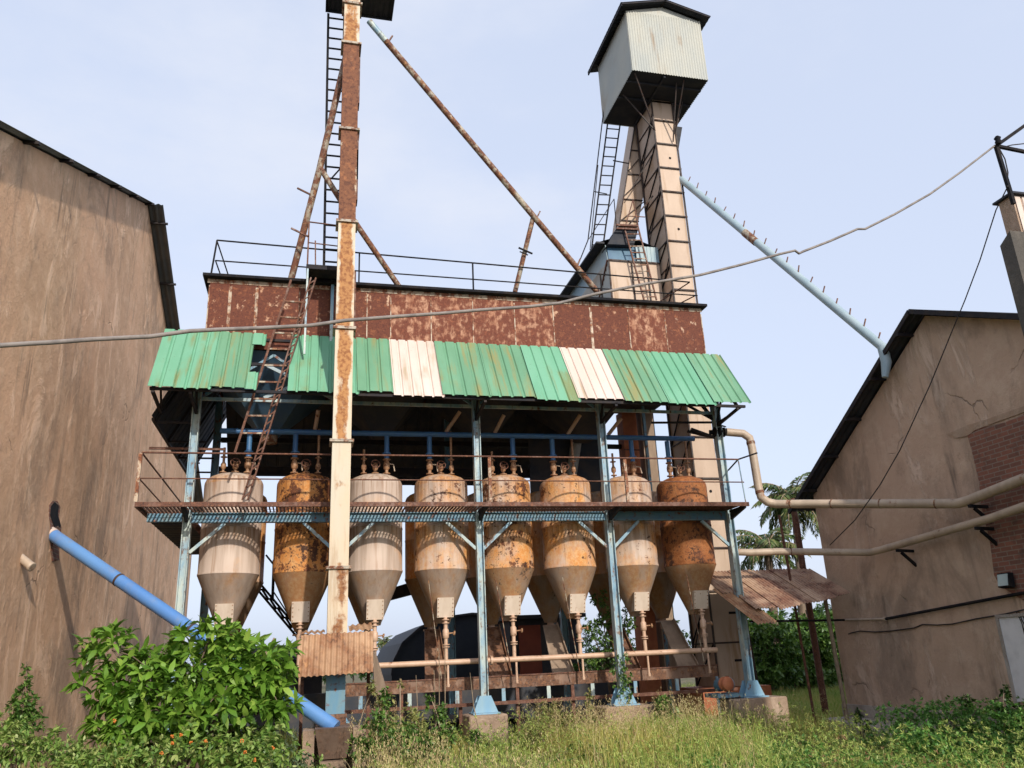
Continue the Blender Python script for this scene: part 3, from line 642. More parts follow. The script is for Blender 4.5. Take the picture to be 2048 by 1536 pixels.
# rods and chains
for i, (x, dx) in enumerate(((2.1, .25), (3.35, .3), (4.65, .3), (7.2, .3))):
    mb = MB(); mb.tube([(x, .05, 2.95), (x+dx, .3, 1.25)], .009, 6)
    solo('pull_rod', mb, 'rust_pole', ['thin pull rod on the left of the fourth tank cone', 'thin pull rod on the left of the fifth tank cone', 'thin pull rod on the left of the sixth tank cone', 'thin pull rod on the left of the last tank cone'][i], 'rod', 'thin pull rods')

# ------------------------------------------------------------------ rusty storage bin above
bn = thing('storage_bin', 'long red-rusted steel storage bin high above the green canopy', 'bin', (3, 1.8, 6))
sx_ = [420, 462, 515, 600, 690, 735, 782, 862, 945, 1028, 1105, 1180, 1255, 1328, 1401]
XS = [PY(x, 560+(x-420)*.058, 0).x for x in sx_]; XS[0] = -2.06; XS[-1] = 8.21
for i in range(len(XS)-1):
    MB().box((XS[i]+.004, .03, 7.3), (XS[i+1]-.004, .05, 8.70)).build('front_panel', 'bin_rust_light' if i in (6, 7, 8, 9, 12) else 'bin_rust', bn)
for i, x in enumerate(XS):
    sw = .028 if i in (1, 2, 11) else .010
    MB().box((x-sw, .02, 7.3), (x+sw, .029, 8.57)).build('seam_strip', 'seam', bn)
mb = MB(); mb.box((-2.06, .05, 7.3), (-2.04, 3.4, 8.7)); mb.box((8.19, .05, 7.3), (8.21, 3.4, 8.7)); mb.box((-2.04, 3.38, 7.3), (8.19, 3.4, 8.7)); mb.build('side_panel', 'bin_rust', bn)
MB().box((-2.10, .018, 8.62), (8.24, .0295, 8.70)).build('top_strip', 'seam', bn)
rfb = MB().box((-2.18, -.12, 8.705), (8.32, 3.6, 8.76)).build('roof', 'black_paint', bn)
for i in range(4):
    x0 = -2.0+i*2.25; x1 = x0+2.2; xc = (x0+x1)/2
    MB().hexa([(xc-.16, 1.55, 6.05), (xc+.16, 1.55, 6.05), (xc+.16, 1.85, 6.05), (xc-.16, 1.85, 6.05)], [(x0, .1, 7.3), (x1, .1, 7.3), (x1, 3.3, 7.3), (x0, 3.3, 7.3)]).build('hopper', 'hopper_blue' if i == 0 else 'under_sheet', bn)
MB().box((6.9, .06, 7.22), (8.2, 3.3, 7.29)).build('floor', 'under_sheet', bn)
MB().lathe((-.9, 1.7, 0), [(.16, 5.9), (.16, 6.05)], 16).build('hopper_outlet', 'seam', bn)
rr = thing('roof_railing', 'thin black two-rail railing along the roof edge of the rusty bin', 'railing', (3, -.05, 8.76))
def topz(x): return 9.50-.02*(x+2)
mb = MB(); mb.tube([(-1.98, -.05, topz(-2)), (8.0, -.05, 9.30)], .016, 6); mb.build('top_rail', 'black_paint', rr)
mb = MB(); mb.tube([(-1.98, -.05, 9.06), (8.15, -.05, 8.98)], .014, 6); mb.build('mid_rail', 'black_paint', rr)
for x, dx in ((-2.04, .06), (3.08, 0), (.75, 0), (5.9, 0)):
    MB().bar((x, -.05, 8.76), (x+dx, -.05, topz(x)), .03).build('post', 'black_paint', rr)
mb = MB(); mb.tube([(-1.98, -.05, 9.48), (-1.90, 1.4, 9.48), (-1.90, 1.5, 8.76)], .014, 6); mb.tube([(-1.98, -.05, 9.06), (-1.90, 1.4, 9.06)], .014, 6); mb.build('side_rail', 'black_paint', rr)
mb = MB(); mb.tube([(8.0, -.05, 9.30), (7.3, 1.4, 9.05)], .014, 6); mb.tube([(8.1, -.05, 8.98), (7.3, 1.2, 8.8)], .014, 6); mb.build('side_rail', 'rust_steel', rr)

# ------------------------------------------------------------------ canopy
cn = thing('canopy', 'green ribbed-metal canopy with two white sheets above the tanks, torn by the ladder', 'canopy', (3, -.5, 6.15))
ZT, ZB, YT, YB = 7.60, 6.16, -.01, -1.02
def cx(px): return PY(px, 660+(px-330)*.0434, 0).x
def cp(x, v): return Vector((x, YT+(YB-YT)*v, ZT+(ZB-ZT)*v))
segs = [(330, 380, 'green_sheet'), (380, 442, 'green_sheet'), (442, 508, 'green_sheet_worn'), (584, 640, 'green_sheet'), (640, 712, 'green_sheet'), (712, 778, 'green_sheet_worn'), (778, 868, 'white_sheet'), (868, 955, 'green_sheet_worn'), (955, 1040, 'green_sheet_worn'), (1040, 1118, 'green_sheet'), (1118, 1204, 'white_sheet'), (1204, 1285, 'green_sheet_worn'), (1285, 1370, 'green_sheet'), (1370, 1437, 'green_sheet_worn')]
for k, (a, b, m) in enumerate(segs):
    x0, x1 = cx(a), cx(b); lift = Vector((0, -.006, .004))*(k % 2); ln = 1+.028*math.sin(k*2.3); tl_ = .012*math.sin(k*3.7)
    mb = MB(); mb.sheet(cp(x0, -.01)+lift, cp(x1+.03, -.01)+lift, cp(x1+.03, ln+tl_)+lift, cp(x0, ln)+lift, .205, .026, 'rib', 2)
    mb.build('roof_sheet', m, cn)
mb = MB(); x0, x1 = cx(508), cx(534)
mb.sheet(cp(x0, -.01), cp(x1, -.01), cp(x1, .21), cp(x0, .21), .2, .024); mb.build('torn_sheet', 'green_sheet', cn); mb = MB(); mb.sheet(cp(x0, .72), cp(x1-.06, .70), cp(x1-.06, 1.0), cp(x0, 1.0), .2, .024)
x2 = cx(500); mb.build('torn_sheet', 'green_sheet', cn)
mb = MB()
for v in (.04, .5, .97):
    p = cp(0, v)+Vector((0, .05, -.05)); mb.box((-2.75, p.y, p.z-.03), (8.42, p.y+.05, p.z+.02))
mb.build('purlins', 'dark_steel', cn)
for i, x in enumerate([-2.7]+COLX):
    mb = MB(); mb.bar((x, -.0, 7.46), (x, -.93, 6.12), .05); mb.bar((x, -.0, 6.0), (x, -.93, 6.10), .05); mb.bar((x, 0, 6.05), (x, -.5, 6.75), .035); mb.build('bracket_frame', 'dark_steel', cn)
mb = MB()
for x0, x1 in ((-2.1, .48), (.48, 3.06), (3.06, 5.65), (5.65, 8.25)):
    mb.bar((x0, .02, 6.28), (x1, .02, 6.28), .06, .05)
mb.build('tie_beam', 'blue_steel', cn)
mb = MB()
for x0, x1 in ((-2.1, .48), (.48, 3.06), (3.06, 5.65)):
    mb.bar((x0, .08, 6.3), ((x0+x1)/2, .08, 7.2), .05); mb.bar((x1, .08, 6.3), ((x0+x1)/2, .08, 7.2), .05)
mb.build('diagonals', 'blue_beam', cn)
mb = MB(); mb.bar((8.2, .05, 6.15), (6.9, .3, 7.0), .045); mb.bar((8.2, .05, 6.15), (7.6, .2, 7.2), .06); mb.bar((8.2, .1, 6.1), (6.9, .3, 6.12), .04); mb.bar((8.25, .0, 6.05), (8.45, -.8, 6.2), .03)
for dy in (.12, .3): mb.bar((8.2, .05, 5.75), (7.7, dy, 5.95), .05)
mb.build('end_stays', 'dark_steel', cn)
# X bracing in the torn gap
mb = MB(); mb.bar((-.95, .06, 7.0), (.35, .06, 6.35), .06, .04); mb.bar((-.95, .09, 6.35), (.35, .09, 7.0), .06, .04); mb.build('cross_brace', 'pipe_lightblue', cn)
# dark side and rear canopies behind
sc = thing('side_canopy', 'dark sheet-metal side canopy at the left end beside the plastered wall', 'canopy', (-2.6, 2.5, 6))
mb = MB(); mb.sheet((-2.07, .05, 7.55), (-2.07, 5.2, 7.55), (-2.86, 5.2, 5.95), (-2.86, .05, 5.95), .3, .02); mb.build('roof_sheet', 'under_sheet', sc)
mb = MB()
for k in range(4): y = .3+k*1.4; mb.bar((-2.1, y, 7.3), (-2.82, y, 5.9), .045); mb.bar((-2.1, y, 5.9), (-2.82, y, 5.9), .035)
mb.bar((-2.84, .1, 5.9), (-2.84, 5.2, 5.9), .05); mb.build('rafters', 'dark_steel', sc)
MB().bar((-2.9, .35, 5.42), (-1.6, .35, 5.42), .04).build('tie_bar', 'rust_steel', sc)
rc = thing('rear_canopy', 'dark sheet-metal canopy closing the back of the tank plant', 'canopy', (2.5, 4.4, 6))
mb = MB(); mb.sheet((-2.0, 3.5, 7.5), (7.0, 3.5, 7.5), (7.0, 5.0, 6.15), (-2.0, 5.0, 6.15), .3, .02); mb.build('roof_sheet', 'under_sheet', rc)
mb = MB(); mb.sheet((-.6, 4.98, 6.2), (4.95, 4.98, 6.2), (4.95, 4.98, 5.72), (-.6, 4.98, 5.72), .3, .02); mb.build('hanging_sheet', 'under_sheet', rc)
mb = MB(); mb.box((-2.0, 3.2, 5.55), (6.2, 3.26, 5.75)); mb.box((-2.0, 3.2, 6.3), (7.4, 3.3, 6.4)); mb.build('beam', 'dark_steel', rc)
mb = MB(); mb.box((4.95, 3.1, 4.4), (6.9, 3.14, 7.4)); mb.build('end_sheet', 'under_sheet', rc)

# ------------------------------------------------------------------ left bucket elevator
EY = -1.45
el = thing('bucket_elevator', 'tall slim rusty bucket elevator leg rising in front of the canopy', 'elevator', (.45, -1.3, 1.9))
def ez(y): return PY(700, y, EY).z
ex0, ex1 = .29, .60
zz = [1.90, ez(1133), ez(880), ez(655), ez(442), ez(257), ez(85), ez(5), 15.6]
rustv = [.47, .36, .72, .78, .86, .88, .64, .55, .5]
for i in range(len(zz)-1):
    z0, z1 = zz[i]+.012, zz[i+1]-.012
    o = MB().box((ex0, EY, z0), (ex1, EY+.34, z1)).build('casing_section', 'casing', el); o.color = (rustv[i], (.3, .2, 1, 1, .3, .2, .5, 0)[i], (.4, .6, .75, .7, .12, .1, .7, .5)[i], 1)
    if i > 0:
        mb = MB(); mb.box((ex0-.045, EY-.04, zz[i]-.035), (ex1+.045, EY+.37, zz[i]-.012)); mb.box((ex0-.045, EY-.04, zz[i]-.008), (ex1+.045, EY+.37, zz[i]+.012)); mb.build('flange', 'flange', el)
for k, z in enumerate((ez(340), ez(300), ez(150), ez(590))):
    MB().box((ex1+.002, EY+.05, z-.6), (ex1+.03, EY+.30, z+.5)).build('side_cover', 'rust_steel', el)
MB().box((.30, -1.42, .86), (.59, -1.14, 1.88)).build('boot_duct', 'blue_beam', el)
mb = MB(); mb.box((.27, -1.46, .80), (.62, -1.1, .858)); mb.box((.25, -1.48, .60), (.64, -1.08, .70)); mb.box((.28, -1.45, .70), (.61, -1.11, .80)); mb.build('boot_flange', 'rust_orange', el)
hs = thing('head_house', 'dark sheet-metal head house at the top of the slim rusty elevator', 'head house', (.6, -1.0, 15.2))
fz = PY(650, 24, -.2).z; qx0, qx1 = PY(651, 20, -.2).x, PY(784, 36, -.2).x
mb = MB(); mb.box((qx0, -2.1, fz), (qx1, -2.08, fz+1.6)); mb.box((qx0, -.22, fz), (qx1, -.2, fz+1.6)); mb.box((qx0, -2.079, fz), (qx0+.02, -.221, fz+1.6)); mb.box((qx1-.02, -2.079, fz), (qx1, -.221, fz+1.6)); mb.build('wall', 'dark_sheet', hs)
mb = MB(); mb.sheet((qx0+.03, -.23, fz+.05), (ex0-.02, -.23, fz+.05), (ex0-.02, -2.07, fz+.05), (qx0+.03, -2.07, fz+.05), .12, .012, 'sin'); mb.sheet((ex1+.02, -.23, fz+.05), (qx1-.03, -.23, fz+.05), (qx1-.03, -2.07, fz+.05), (ex1+.02, -2.07, fz+.05), .12, .012, 'sin'); mb.build('floor', 'dark_sheet', hs)
mb = MB(); mb.sheet((qx0-.15, -1.15, fz+2.2), (qx1+.15, -1.15, fz+2.2), (qx1+.15, -2.3, fz+1.55), (qx0-.15, -2.3, fz+1.55), .12, .012, 'sin'); mb.sheet((qx0-.15, 0, fz+1.55), (qx1+.15, 0, fz+1.55), (qx1+.15, -1.15, fz+2.2), (qx0-.15, -1.15, fz+2.2), .12, .012, 'sin'); mb.build('roof', 'dark_sheet', hs)
mb = MB(); mb.bar((ex0-.02, -1.3, fz-.55), (qx0+.1, -.9, fz), .03); mb.bar((ex1+.02, -1.3, fz-.55), (qx1-.25, -.9, fz), .03); mb.build('strut', 'flange', hs)

hd_ = thing('corrugated_hood', 'small tan corrugated hood over the foot of the slim elevator', 'hood', (.45, -1.4, 1.45))
mb = MB(); mb.sheet((-.10, -1.12, 2.10), (ex0-.03, -1.12, 2.10), (ex0-.03, -1.46, 2.05), (-.10, -1.46, 2.05), .085, .014, 'sin', 2)
mb.sheet((ex1+.03, -1.12, 2.16), (1.0, -1.12, 2.19), (1.0, -1.46, 2.07), (ex1+.03, -1.46, 2.07), .085, .014, 'sin', 2)
mb.sheet((-.10, -1.47, 2.03), (1.0, -1.47, 2.05), (.98, -1.85, 1.44), (-.12, -1.85, 1.42), .085, .016, 'sin', 3); mb.build('sheet', 'hood', hd_)
mb = MB(); mb.bar((-.08, -1.8, 1.44), (-.08, -1.1, 2.06), .03); mb.bar((.97, -1.8, 1.44), (.97, -1.1, 2.12), .03); mb.bar((-.08, -1.1, 1.9), (.97, -1.1, 1.95), .04); mb.bar((-.06, -1.12, .2), (-.06, -1.12, 2.04), .05); mb.bar((.96, -1.12, .2), (.96, -1.12, 2.1), .05); mb.build('frame', 'rust_steel', hd_)
mb = MB(); mb.hexa([(1.02, -1.55, 1.15), (1.32, -.95, 1.0), (1.32, -.93, 1.0), (1.02, -1.53, 1.15)], [(1.0, -1.55, 1.75), (1.08, -.95, 1.75), (1.08, -.93, 1.75), (1.0, -1.53, 1.75)])
solo('loose_sheet', mb, 'tan_sheet', 'bent tan metal sheet leaning right of the corrugated hood', 'metal sheet')

# receiving hopper at its foot
hp = thing('feed_hopper', 'stained concrete feed hopper at the foot of the slim elevator', 'hopper', (.42, -1.75, 0))
mb = MB(); mb.box((-.02, -1.62, -.2), (.86, -1.02, .56)); mb.box((-.02, -2.2, -.2), (.14, -1.625, .70)); mb.box((.68, -2.2, -.2), (.86, -1.625, .70)); mb.build('base', 'concrete', hp)
mb = MB(); mb.hexa([(.22, -2.05, .30), (.60, -2.05, .30), (.60, -1.66, .30), (.22, -1.66, .30)], [(.145, -2.28, .72), (.675, -2.28, .72), (.675, -1.63, .72), (.145, -1.63, .72)]); mb.build('bin', 'hopper_brown', hp)
MB().box((.23, -2.18, -.1), (.59, -1.7, .28)).build('mouth', 'concrete', hp)
# blue chute
cb = PX(103, 1068, LX); ce = Vector((.44, -1.97, .70))
ch = thing('blue_chute', 'long blue plastic pipe sloping from the left wall down to the feed hopper', 'pipe', tuple(ce))
dr = (ce-cb).normalized(); k1 = cb+dr*4.55
MB().tube([cb-dr*.2, k1], .105, 24).build('pipe', 'chute', ch)
MB().tube([k1-dr*.16, k1+dr*.0], .117, 24).build('coupling', 'chute', ch)
MB().tube([k1, ce], .105, 24).build('pipe', 'chute', ch)
MB().lathe(cb, [(.11, -.05), (.115, .06)], 20, dr).build('collar', 'white_sheet', ch)
for f_ in (.36, .72):
    q_ = cb.lerp(k1, f_); MB().lathe(q_, [(.109, -.02), (.112, 0), (.109, .02)], 20, dr).build('clamp', 'black_rust', ch)
mb = MB(); a = cb+dr*4.45
mb.bar((a.x, a.y, -.1), (a.x, a.y+.0, a.z+.0-.15), .06); mb.bar((a.x-.5, a.y, a.z-.18), (a.x+.4, a.y, a.z-.15), .05); mb.bar((a.x+.05, a.y-.05, a.z-.15), (a.x+.38, a.y-.05, a.z+.42), .045)
solo('pole_prop', mb, 'twig', 'wooden prop of sticks holding up the blue pipe near the hopper', 'prop')

# ------------------------------------------------------------------ black ladder and landing
ld = thing('vertical_ladder', 'tall black vertical ladder beside the slim rusty elevator', 'ladder', (.15, -.42, 8.9))
la0, la1 = PY(648, 530, -.42).x, PY(680, 530, -.42).x; lt0, lt1 = PY(657, 20, -.42).x, PY(689, 20, -.42).x
mb = MB(); mb.bar((la0, -.42, 8.85), (lt0, -.42, 15.0), .05, .04); mb.bar((la1, -.42, 8.85), (lt1, -.42, 15.0), .05, .04); mb.build('rail', 'black_paint', ld)
mb = MB()
for k in range(23):
    v = (k+.6)/23; z = 8.85+6.15*v; mb.bar((la0+(lt0-la0)*v, -.42, z), (la1+(lt1-la1)*v, -.42, z), .028)
mb.build('rungs', 'black_paint', ld)
mb = MB(); mb.bar((la1+.01, -.42, 11.2), (ex0, -1.2, 11.5), .025); mb.bar((la0+.1, -.42, 10.9), (la1+.0, -.42, 11.2), .025); mb.bar((la1, -.42, 13.6), (ex0, -1.15, 13.7), .025); mb.build('stay', 'black_paint', ld)
pf = thing('landing_platform', 'small steel landing platform on the bin wall at the foot of the black ladder', 'platform', (.1, -.4, 8.8))
mb = MB(); mb.box((-.27, -.62, 8.80), (.42, .0, 8.83)); mb.box((-.27, -.62, 8.74), (-.22, 0, 8.798)); mb.box((.37, -.62, 8.74), (.42, 0, 8.798)); mb.box((-.22, -.62, 8.74), (.37, -.58, 8.798)); mb.build('deck', 'dark_steel', pf)
mb = MB(); mb.bar((.24, -.02, 7.5), (.24, -.02, 8.8), .06); mb.bar((-.24, -.6, 7.0), (-.24, -.6, 8.74), .035); mb.build('leg', 'blue_steel', pf)
mb = MB(); mb.bar((-.25, -.6, 8.83), (-.25, -.6, 9.75), .03); mb.bar((-.10, -.6, 8.83), (-.12, -.6, 9.35), .025); mb.tube([(-.25, -.6, 9.75), (.3, -.6, 9.72)], .014, 6); mb.tube([(-.25, -.6, 9.3), (.3, -.6, 9.27)], .012, 6); mb.build('guard_rail', 'rust_steel', pf)
# sloping rusty ship ladder through the torn canopy
sl = thing('ship_ladder', 'steep rusty lattice ladder passing up through the torn canopy to the landing', 'ladder', (-1.1, -.45, 4.25))
A0 = PY(490, 1000, -.5); A1 = PY(627, 556, -.62)
dv = (A1-A0).normalized()
mb = MB()
for off in (-.045, .045): mb.bar(A0+Vector((off, 0, 0)), A1+Vector((off, 0, 0)), .026, .06)
n = 26
for k in range(n):
    p = A0.lerp(A1, (k+.25)/n); q = A0.lerp(A1, (k+.75)/n); mb.bar(p+Vector((-.04, 0, 0)), q+Vector((.04, 0, 0)), .022, .02)
mb.build('stringer', 'rust_steel', sl)
B0 = PY(470, 905, -.5); B1 = PY(582, 560, -.62)
MB().bar(B0, B1, .04).build('hand_rail', 'rust_steel', sl)
mb = MB()
for k in range(9):
    v = .28+k*.075; p = A0.lerp(A1, v); f = (p.z-B0.z)/(B1.z-B0.z); q = B0.lerp(B1, f); mb.bar(p, q, .03)
mb.build('rungs', 'rust_pole', sl)

# ------------------------------------------------------------------ spouts
rs = thing('grain_spout', 'long rusty spout pipe sloping from the elevator head to the right over the bin roof', 'pipe', (5.9, .2, 8.8))
a = PY(738, 42, -1.2); b = Vector((5.86, .15, 8.78))
b = PY(1198, 588, .15)
MB().tube([a, a.lerp(b, .07)], .064, 14).build('pipe', 'blue_steel', rs)
MB().tube([a.lerp(b, .07), b], .064, 14).build('pipe', 'rust_pole', rs)
mb = MB()
for f in (.08, .72, .9): p = a.lerp(b, f); mb.bar(p+Vector((-.02, 0, 0)), p+Vector((.09, 0, .22)), .03)
mb.build('bolt', 'rust_steel', rs)
p = PY(1066, 436, -.2); q = PY(1030, 584, .15)
MB().tube([p, q], .052, 12).build('support_leg', 'rust_pole', rs); m_ = p.lerp(q, .47)
mb = MB(); mb.bar(m_+Vector((-.15, -.08, .06)), m_+Vector((.15, -.08, -.06)), .03); mb.bar(m_+Vector((-.13, -.08, -.03)), m_+Vector((.05, -.08, -.1)), .02); mb.build('clamp', 'black_paint', rs)
l_ = thing('grain_spout', 'rusty forked spout pipe sloping down left across the black ladder', 'pipe', (-.6, .2, 8.8))
a = PY(702, 70, -1.15); c = PY(640, 335, -.75); b = PY(582, 560, .0)
MB().tube([a, c, b], .066, 14).build('pipe', 'rust_pole', l_)
d0 = PY(640, 335, -.75); d1 = PY(692, 418, -.70); d2 = PY(800, 576, .1)
MB().tube([d0, d1, d2], .056, 12).build('branch_pipe', 'rust_pole', l_)
mb = MB()
for px_, py_ in ((612, 392), (600, 472)): p = PY(px_, py_, -.5); mb.bar(p+Vector((-.17, -.1, .1)), p+Vector((.17, -.1, -.06)), .03)
mb.build('bolt', 'rust_steel', l_)

# ------------------------------------------------------------------ right elevator tower
tw = thing('elevator_tower', 'tall cream sheet-clad elevator tower with black bracing on the right', 'tower', (8.95, 2.5, .4))
X0, X1, Y0, Y1 = 8.62, 9.20, 2.0, 3.05
lv = [.75, 1.65, 2.75, 3.7, 4.6, 5.3, 6.3, 7.4, 8.4, 9.3]+[10.118, 10.79, 11.494, 12.228, 12.95, 13.674, 14.415, 15.157, 15.95]
def txw(z): return (X0, X1+(0 if z > 6 else (6-z)*.05))
for i in range(len(lv)-1):
    z0, z1 = lv[i], lv[i+1]; a0, b0 = txw(z0); a1, b1 = txw(z1)
    MB().hexa([(a0, Y0, z0), (b0, Y0, z0), (b0, Y1, z0), (a0, Y1, z0)], [(a1, Y0, z1-.004), (b1, Y0, z1-.004), (b1, Y1, z1-.004), (a1, Y1, z1-.004)]).build('cladding_panel', 'cream_sheet', tw)
mb = MB()
for z in lv[1:-1]:
    a0, b0 = txw(z); mb.box((a0-.03, Y0-.04, z-.018), (b0+.05, Y0-.004, z+.018)); mb.box((a0-.03, Y0-.003, z-.013), (a0-.004, Y1, z+.013))
mb.bar((X0-.015, Y0-.02, .75), (X0-.015, Y0-.02, 15.9), .036); mb.bar((X1+.32, Y0-.02, .75), (X1+.03, Y0-.02, 6), .035); mb.bar((X1+.03, Y0-.02, 6), (X1+.02, Y0-.02, 15.9), .035); mb.bar((X0-.015, Y1, .75), (X0-.015, Y1, 15.9), .05)
mb.build('angle_frame', 'black_rust', tw)
mb = MB()
for i in range(len(lv)-2):
    z0, z1 = lv[i], lv[i+1]
    mb.bar((X0-.02, Y1, z0), (X0-.02, Y0, z1), .028, .02)
    if i % 3 == 1: mb.bar((X0-.025, Y1, z0-.3), (X0-.025, Y0, z1+.2), .02, .015)
mb.build('diagonal_brace', 'black_paint', tw)
for z in (11.86, 14.0, 5.0):
    MB().lathe((X0+.35, Y0-.002, z), [(.035, 0), (.035, .006)], 12, (0, -1, 0)).build('inspection_hole', 'black_paint', tw)
for z in (2.25, 1.25):
    MB().box((9.05, Y0-.008, z), (9.28, Y0-.001, z+.05)).build('slot', 'black_paint', tw)
solo('tower_base', MB().box((8.15, 1.85, -.1), (9.75, 3.2, .74)), 'orange_brick', 'low rusty red base block under the cream elevator tower', 'base')
# sloping rear leg
mb = MB(); pp = [PY(x, y, 3.15) for x, y in ((1272, 225), (1296, 225), (1289, 380), (1275, 452), (1238, 452), (1262, 290))]
mb.poly(pp, (0, .55, 0)); mb.build('rear_leg', 'cream_sheet', tw)
mb = MB()
for y_ in (300, 348, 398, 440):
    xl = 1262-(y_-290)*.148; xr_ = 1292 if y_ < 380 else 1289-(y_-380)*.19
    mb.bar(PY(xl, y_, 3.13), PY(xr_, y_+3, 3.13), .03)
for y_ in (300, 348, 398): mb.bar(PY(1262-(y_+45-290)*.148, y_+45, 3.12), PY(1290, y_+4, 3.12), .025)
mb.bar(PY(1270, 250, 3.12), PY(1238, 452, 3.12), .03); mb.bar(PY(1258, 449, 2.6), PY(1306, 392, 2.4), .04); mb.bar(PY(1262, 380, 2.8), PY(1310, 300, 2.3), .03)
mb.build('rear_brace', 'black_rust', tw)
# head house
hh = thing('head_house', 'big pale corrugated head house with a gabled roof topping the cream tower', 'head house', (8.75, 2.0, 15.8))
HX0, HX1, HY0, HY1, HZ0, HZ1, HR = 7.66, 9.80, .95, 3.2, 15.80, 17.72, 18.05
xm = (HX0+HX1)/2
mb = MB(); mb.sheet((HX0, HY0, HZ1), (HX1, HY0, HZ1), (HX1, HY0, HZ0), (HX0, HY0, HZ0), .075, .012, 'sin', 2); mb.poly([(HX0, HY0+.012, HZ1), (HX1, HY0+.012, HZ1), (xm, HY0+.012, HR-.02)], (0, .02, 0)); mb.build('front_wall', 'galv', hh)
mb = MB(); mb.sheet((HX0, HY1, HZ1), (HX0, HY0+.01, HZ1), (HX0, HY0+.01, HZ0), (HX0, HY1, HZ0), .075, .012, 'sin', 2); mb.build('side_wall', 'galv', hh)
mb = MB(); mb.sheet((HX1, HY0+.01, HZ1), (HX1, HY1, HZ1), (HX1, HY1, HZ0), (HX1, HY0+.01, HZ0), .075, .012, 'sin', 2); mb.build('side_wall', 'galv', hh)
mb = MB(); mb.box((HX0, HY1, HZ0), (HX1, HY1+.02, HR-.1)); mb.build('rear_wall', 'galv', hh)
mb = MB(); mb.box((HX0+.01, HY0+.02, HZ0+.01), (8.6, HY1-.01, HZ0+.03)); mb.box((9.22, HY0+.02, HZ0+.01), (HX1-.01, HY1-.01, HZ0+.03)); mb.box((8.601, HY0+.02, HZ0+.012), (9.219, 1.98, HZ0+.028))
for y in (1.35, 2.0): mb.box((HX0+.02, y, HZ0-.05), (HX1-.02, y+.05, HZ0+.008))
mb.box((8.55, 1.0, HZ0-.055), (8.6, 3.15, HZ0-.051+.05)); mb.build('floor', 'dark_sheet', hh)
mb = MB(); mb.sheet((xm, HY1+.3, HR+.03), (xm, HY0-.22, HR+.03), (HX0-.22, HY0-.22, HZ1+.02), (HX0-.22, HY1+.3, HZ1+.02), .15, .014, 'sin', 2, .012)
mb.sheet((xm, HY0-.22, HR+.03), (xm, HY1+.3, HR+.03), (HX1+.22, HY1+.3, HZ1+.02), (HX1+.22, HY0-.22, HZ1+.02), .15, .014, 'sin', 2, .012); mb.build('roof', 'dark_sheet', hh)
mb = MB(); mb.bar((HX0-.2, HY0-.20, HZ1), (xm, HY0-.20, HR+.0), .04, .03); mb.bar((xm, HY0-.20, HR+.0), (HX1+.2, HY0-.20, HZ1), .04, .03); mb.bar((HX0-.2, HY0-.2, HZ1), (HX0-.2, HY1+.3, HZ1), .12, .03); mb.tube([(xm, HY0-.25, HR+.06), (xm, HY1+.3, HR+.06)], .06, 8); mb.build('trim', 'dark_steel', hh)
mb = MB()
for x, y in ((HX0+.1, HY0+.1), (HX0+.1, 1.9), (9.15, HY0+.1), (HX1-.3, 1.9)):
    mb.bar((x, y, HZ0-.0), (X0 if x < 8.6 else X1, 1.98, 14.8), .028)
mb.bar((9.1, 1.96, 14.5), (9.0, 1.2, HZ0), .028); mb.build('strut', 'black_rust', hh)
mb = MB(); mb.hexa([(9.25, 2.9, 15.2), (9.75, 2.9, 15.0), (9.7, 3.7, 15.0), (9.25, 3.7, 15.2)], [(9.2, 2.9, 15.78), (9.95, 2.9, 15.75), (9.95, 3.7, 15.75), (9.2, 3.7, 15.78)]); mb.build('discharge_box', 'dark_sheet', hh)
# caged ladder
cl = thing('caged_ladder', 'thin dark caged ladder climbing to the head house of the cream tower', 'ladder', (7.2, 3.0, 10.5))
def lp(x, y): return PY(x, y, 3.1)
tl0, tr0, bl0, br0 = lp(1215, 248), lp(1240, 250), lp(1183, 500), lp(1205, 500)
mb = MB(); mb.bar(bl0, tl0, .035); mb.bar(br0, tr0, .035); mb.build('rail', 'black_paint', cl)
mb = MB()
for k in range(13): v = (k+.5)/13; mb.bar(bl0.lerp(tl0, v), br0.lerp(tr0, v), .024)
mb.build('rungs', 'black_paint', cl)
mb = MB(); mb.tube([lp(1208, 215), lp(1176, 480), lp(1152, 540)], .016, 6); mb.tube([lp(1196, 330), lp(1180, 500)], .012, 6); mb.bar(lp(1188, 383), lp(1214, 388), .02); mb.bar(lp(1226, 321), lp(1258, 327), .025); mb.bar(lp(1178, 478), lp(1228, 398), .02); mb.bar(lp(1228, 398), lp(1234, 470), .02); mb.build('cage', 'black_paint', cl)
# dryer house beside the tower
dh = thing('dryer_house', 'cream panelled dryer house with a dark roof and a sheet front coloured like reflected sky beside the tower', 'house', (7.8, 3, 8.76))
DX0 = 7.16; DX1 = 8.56; DYF = 2.5; zt = 11.08
mb = MB(); mb.box((DX0, DYF, 7.4), (DX1, DYF+.02, zt)); mb.build('front_panel', 'cream_sheet', dh)
mb = MB()
for x in (DX0, DX0+.62, DX0+1.05): mb.box((x-.02, DYF-.03, 7.4), (x+.02, DYF-.001, zt-.001))
for z in (8.95, zt): mb.box((DX0-.03, DYF-.04, z-.02), (DX1, DYF-.031, z+.02))
mb.build('frame', 'black_rust', dh)
mb = MB(); mb.sheet((DX0-.01, 5.2, zt), (DX0-.01, DYF, zt), (DX0-.01, DYF, 7.4), (DX0-.01, 5.2, 7.4), .1, .012, 'sin'); mb.build('side_panel', 'galv', dh)
mb = MB(); mb.bar((DX0-.03, DYF, zt), (DX0-.03, 4.6, 9.2), .05, .04); mb.build('side_brace', 'rust_steel', dh)
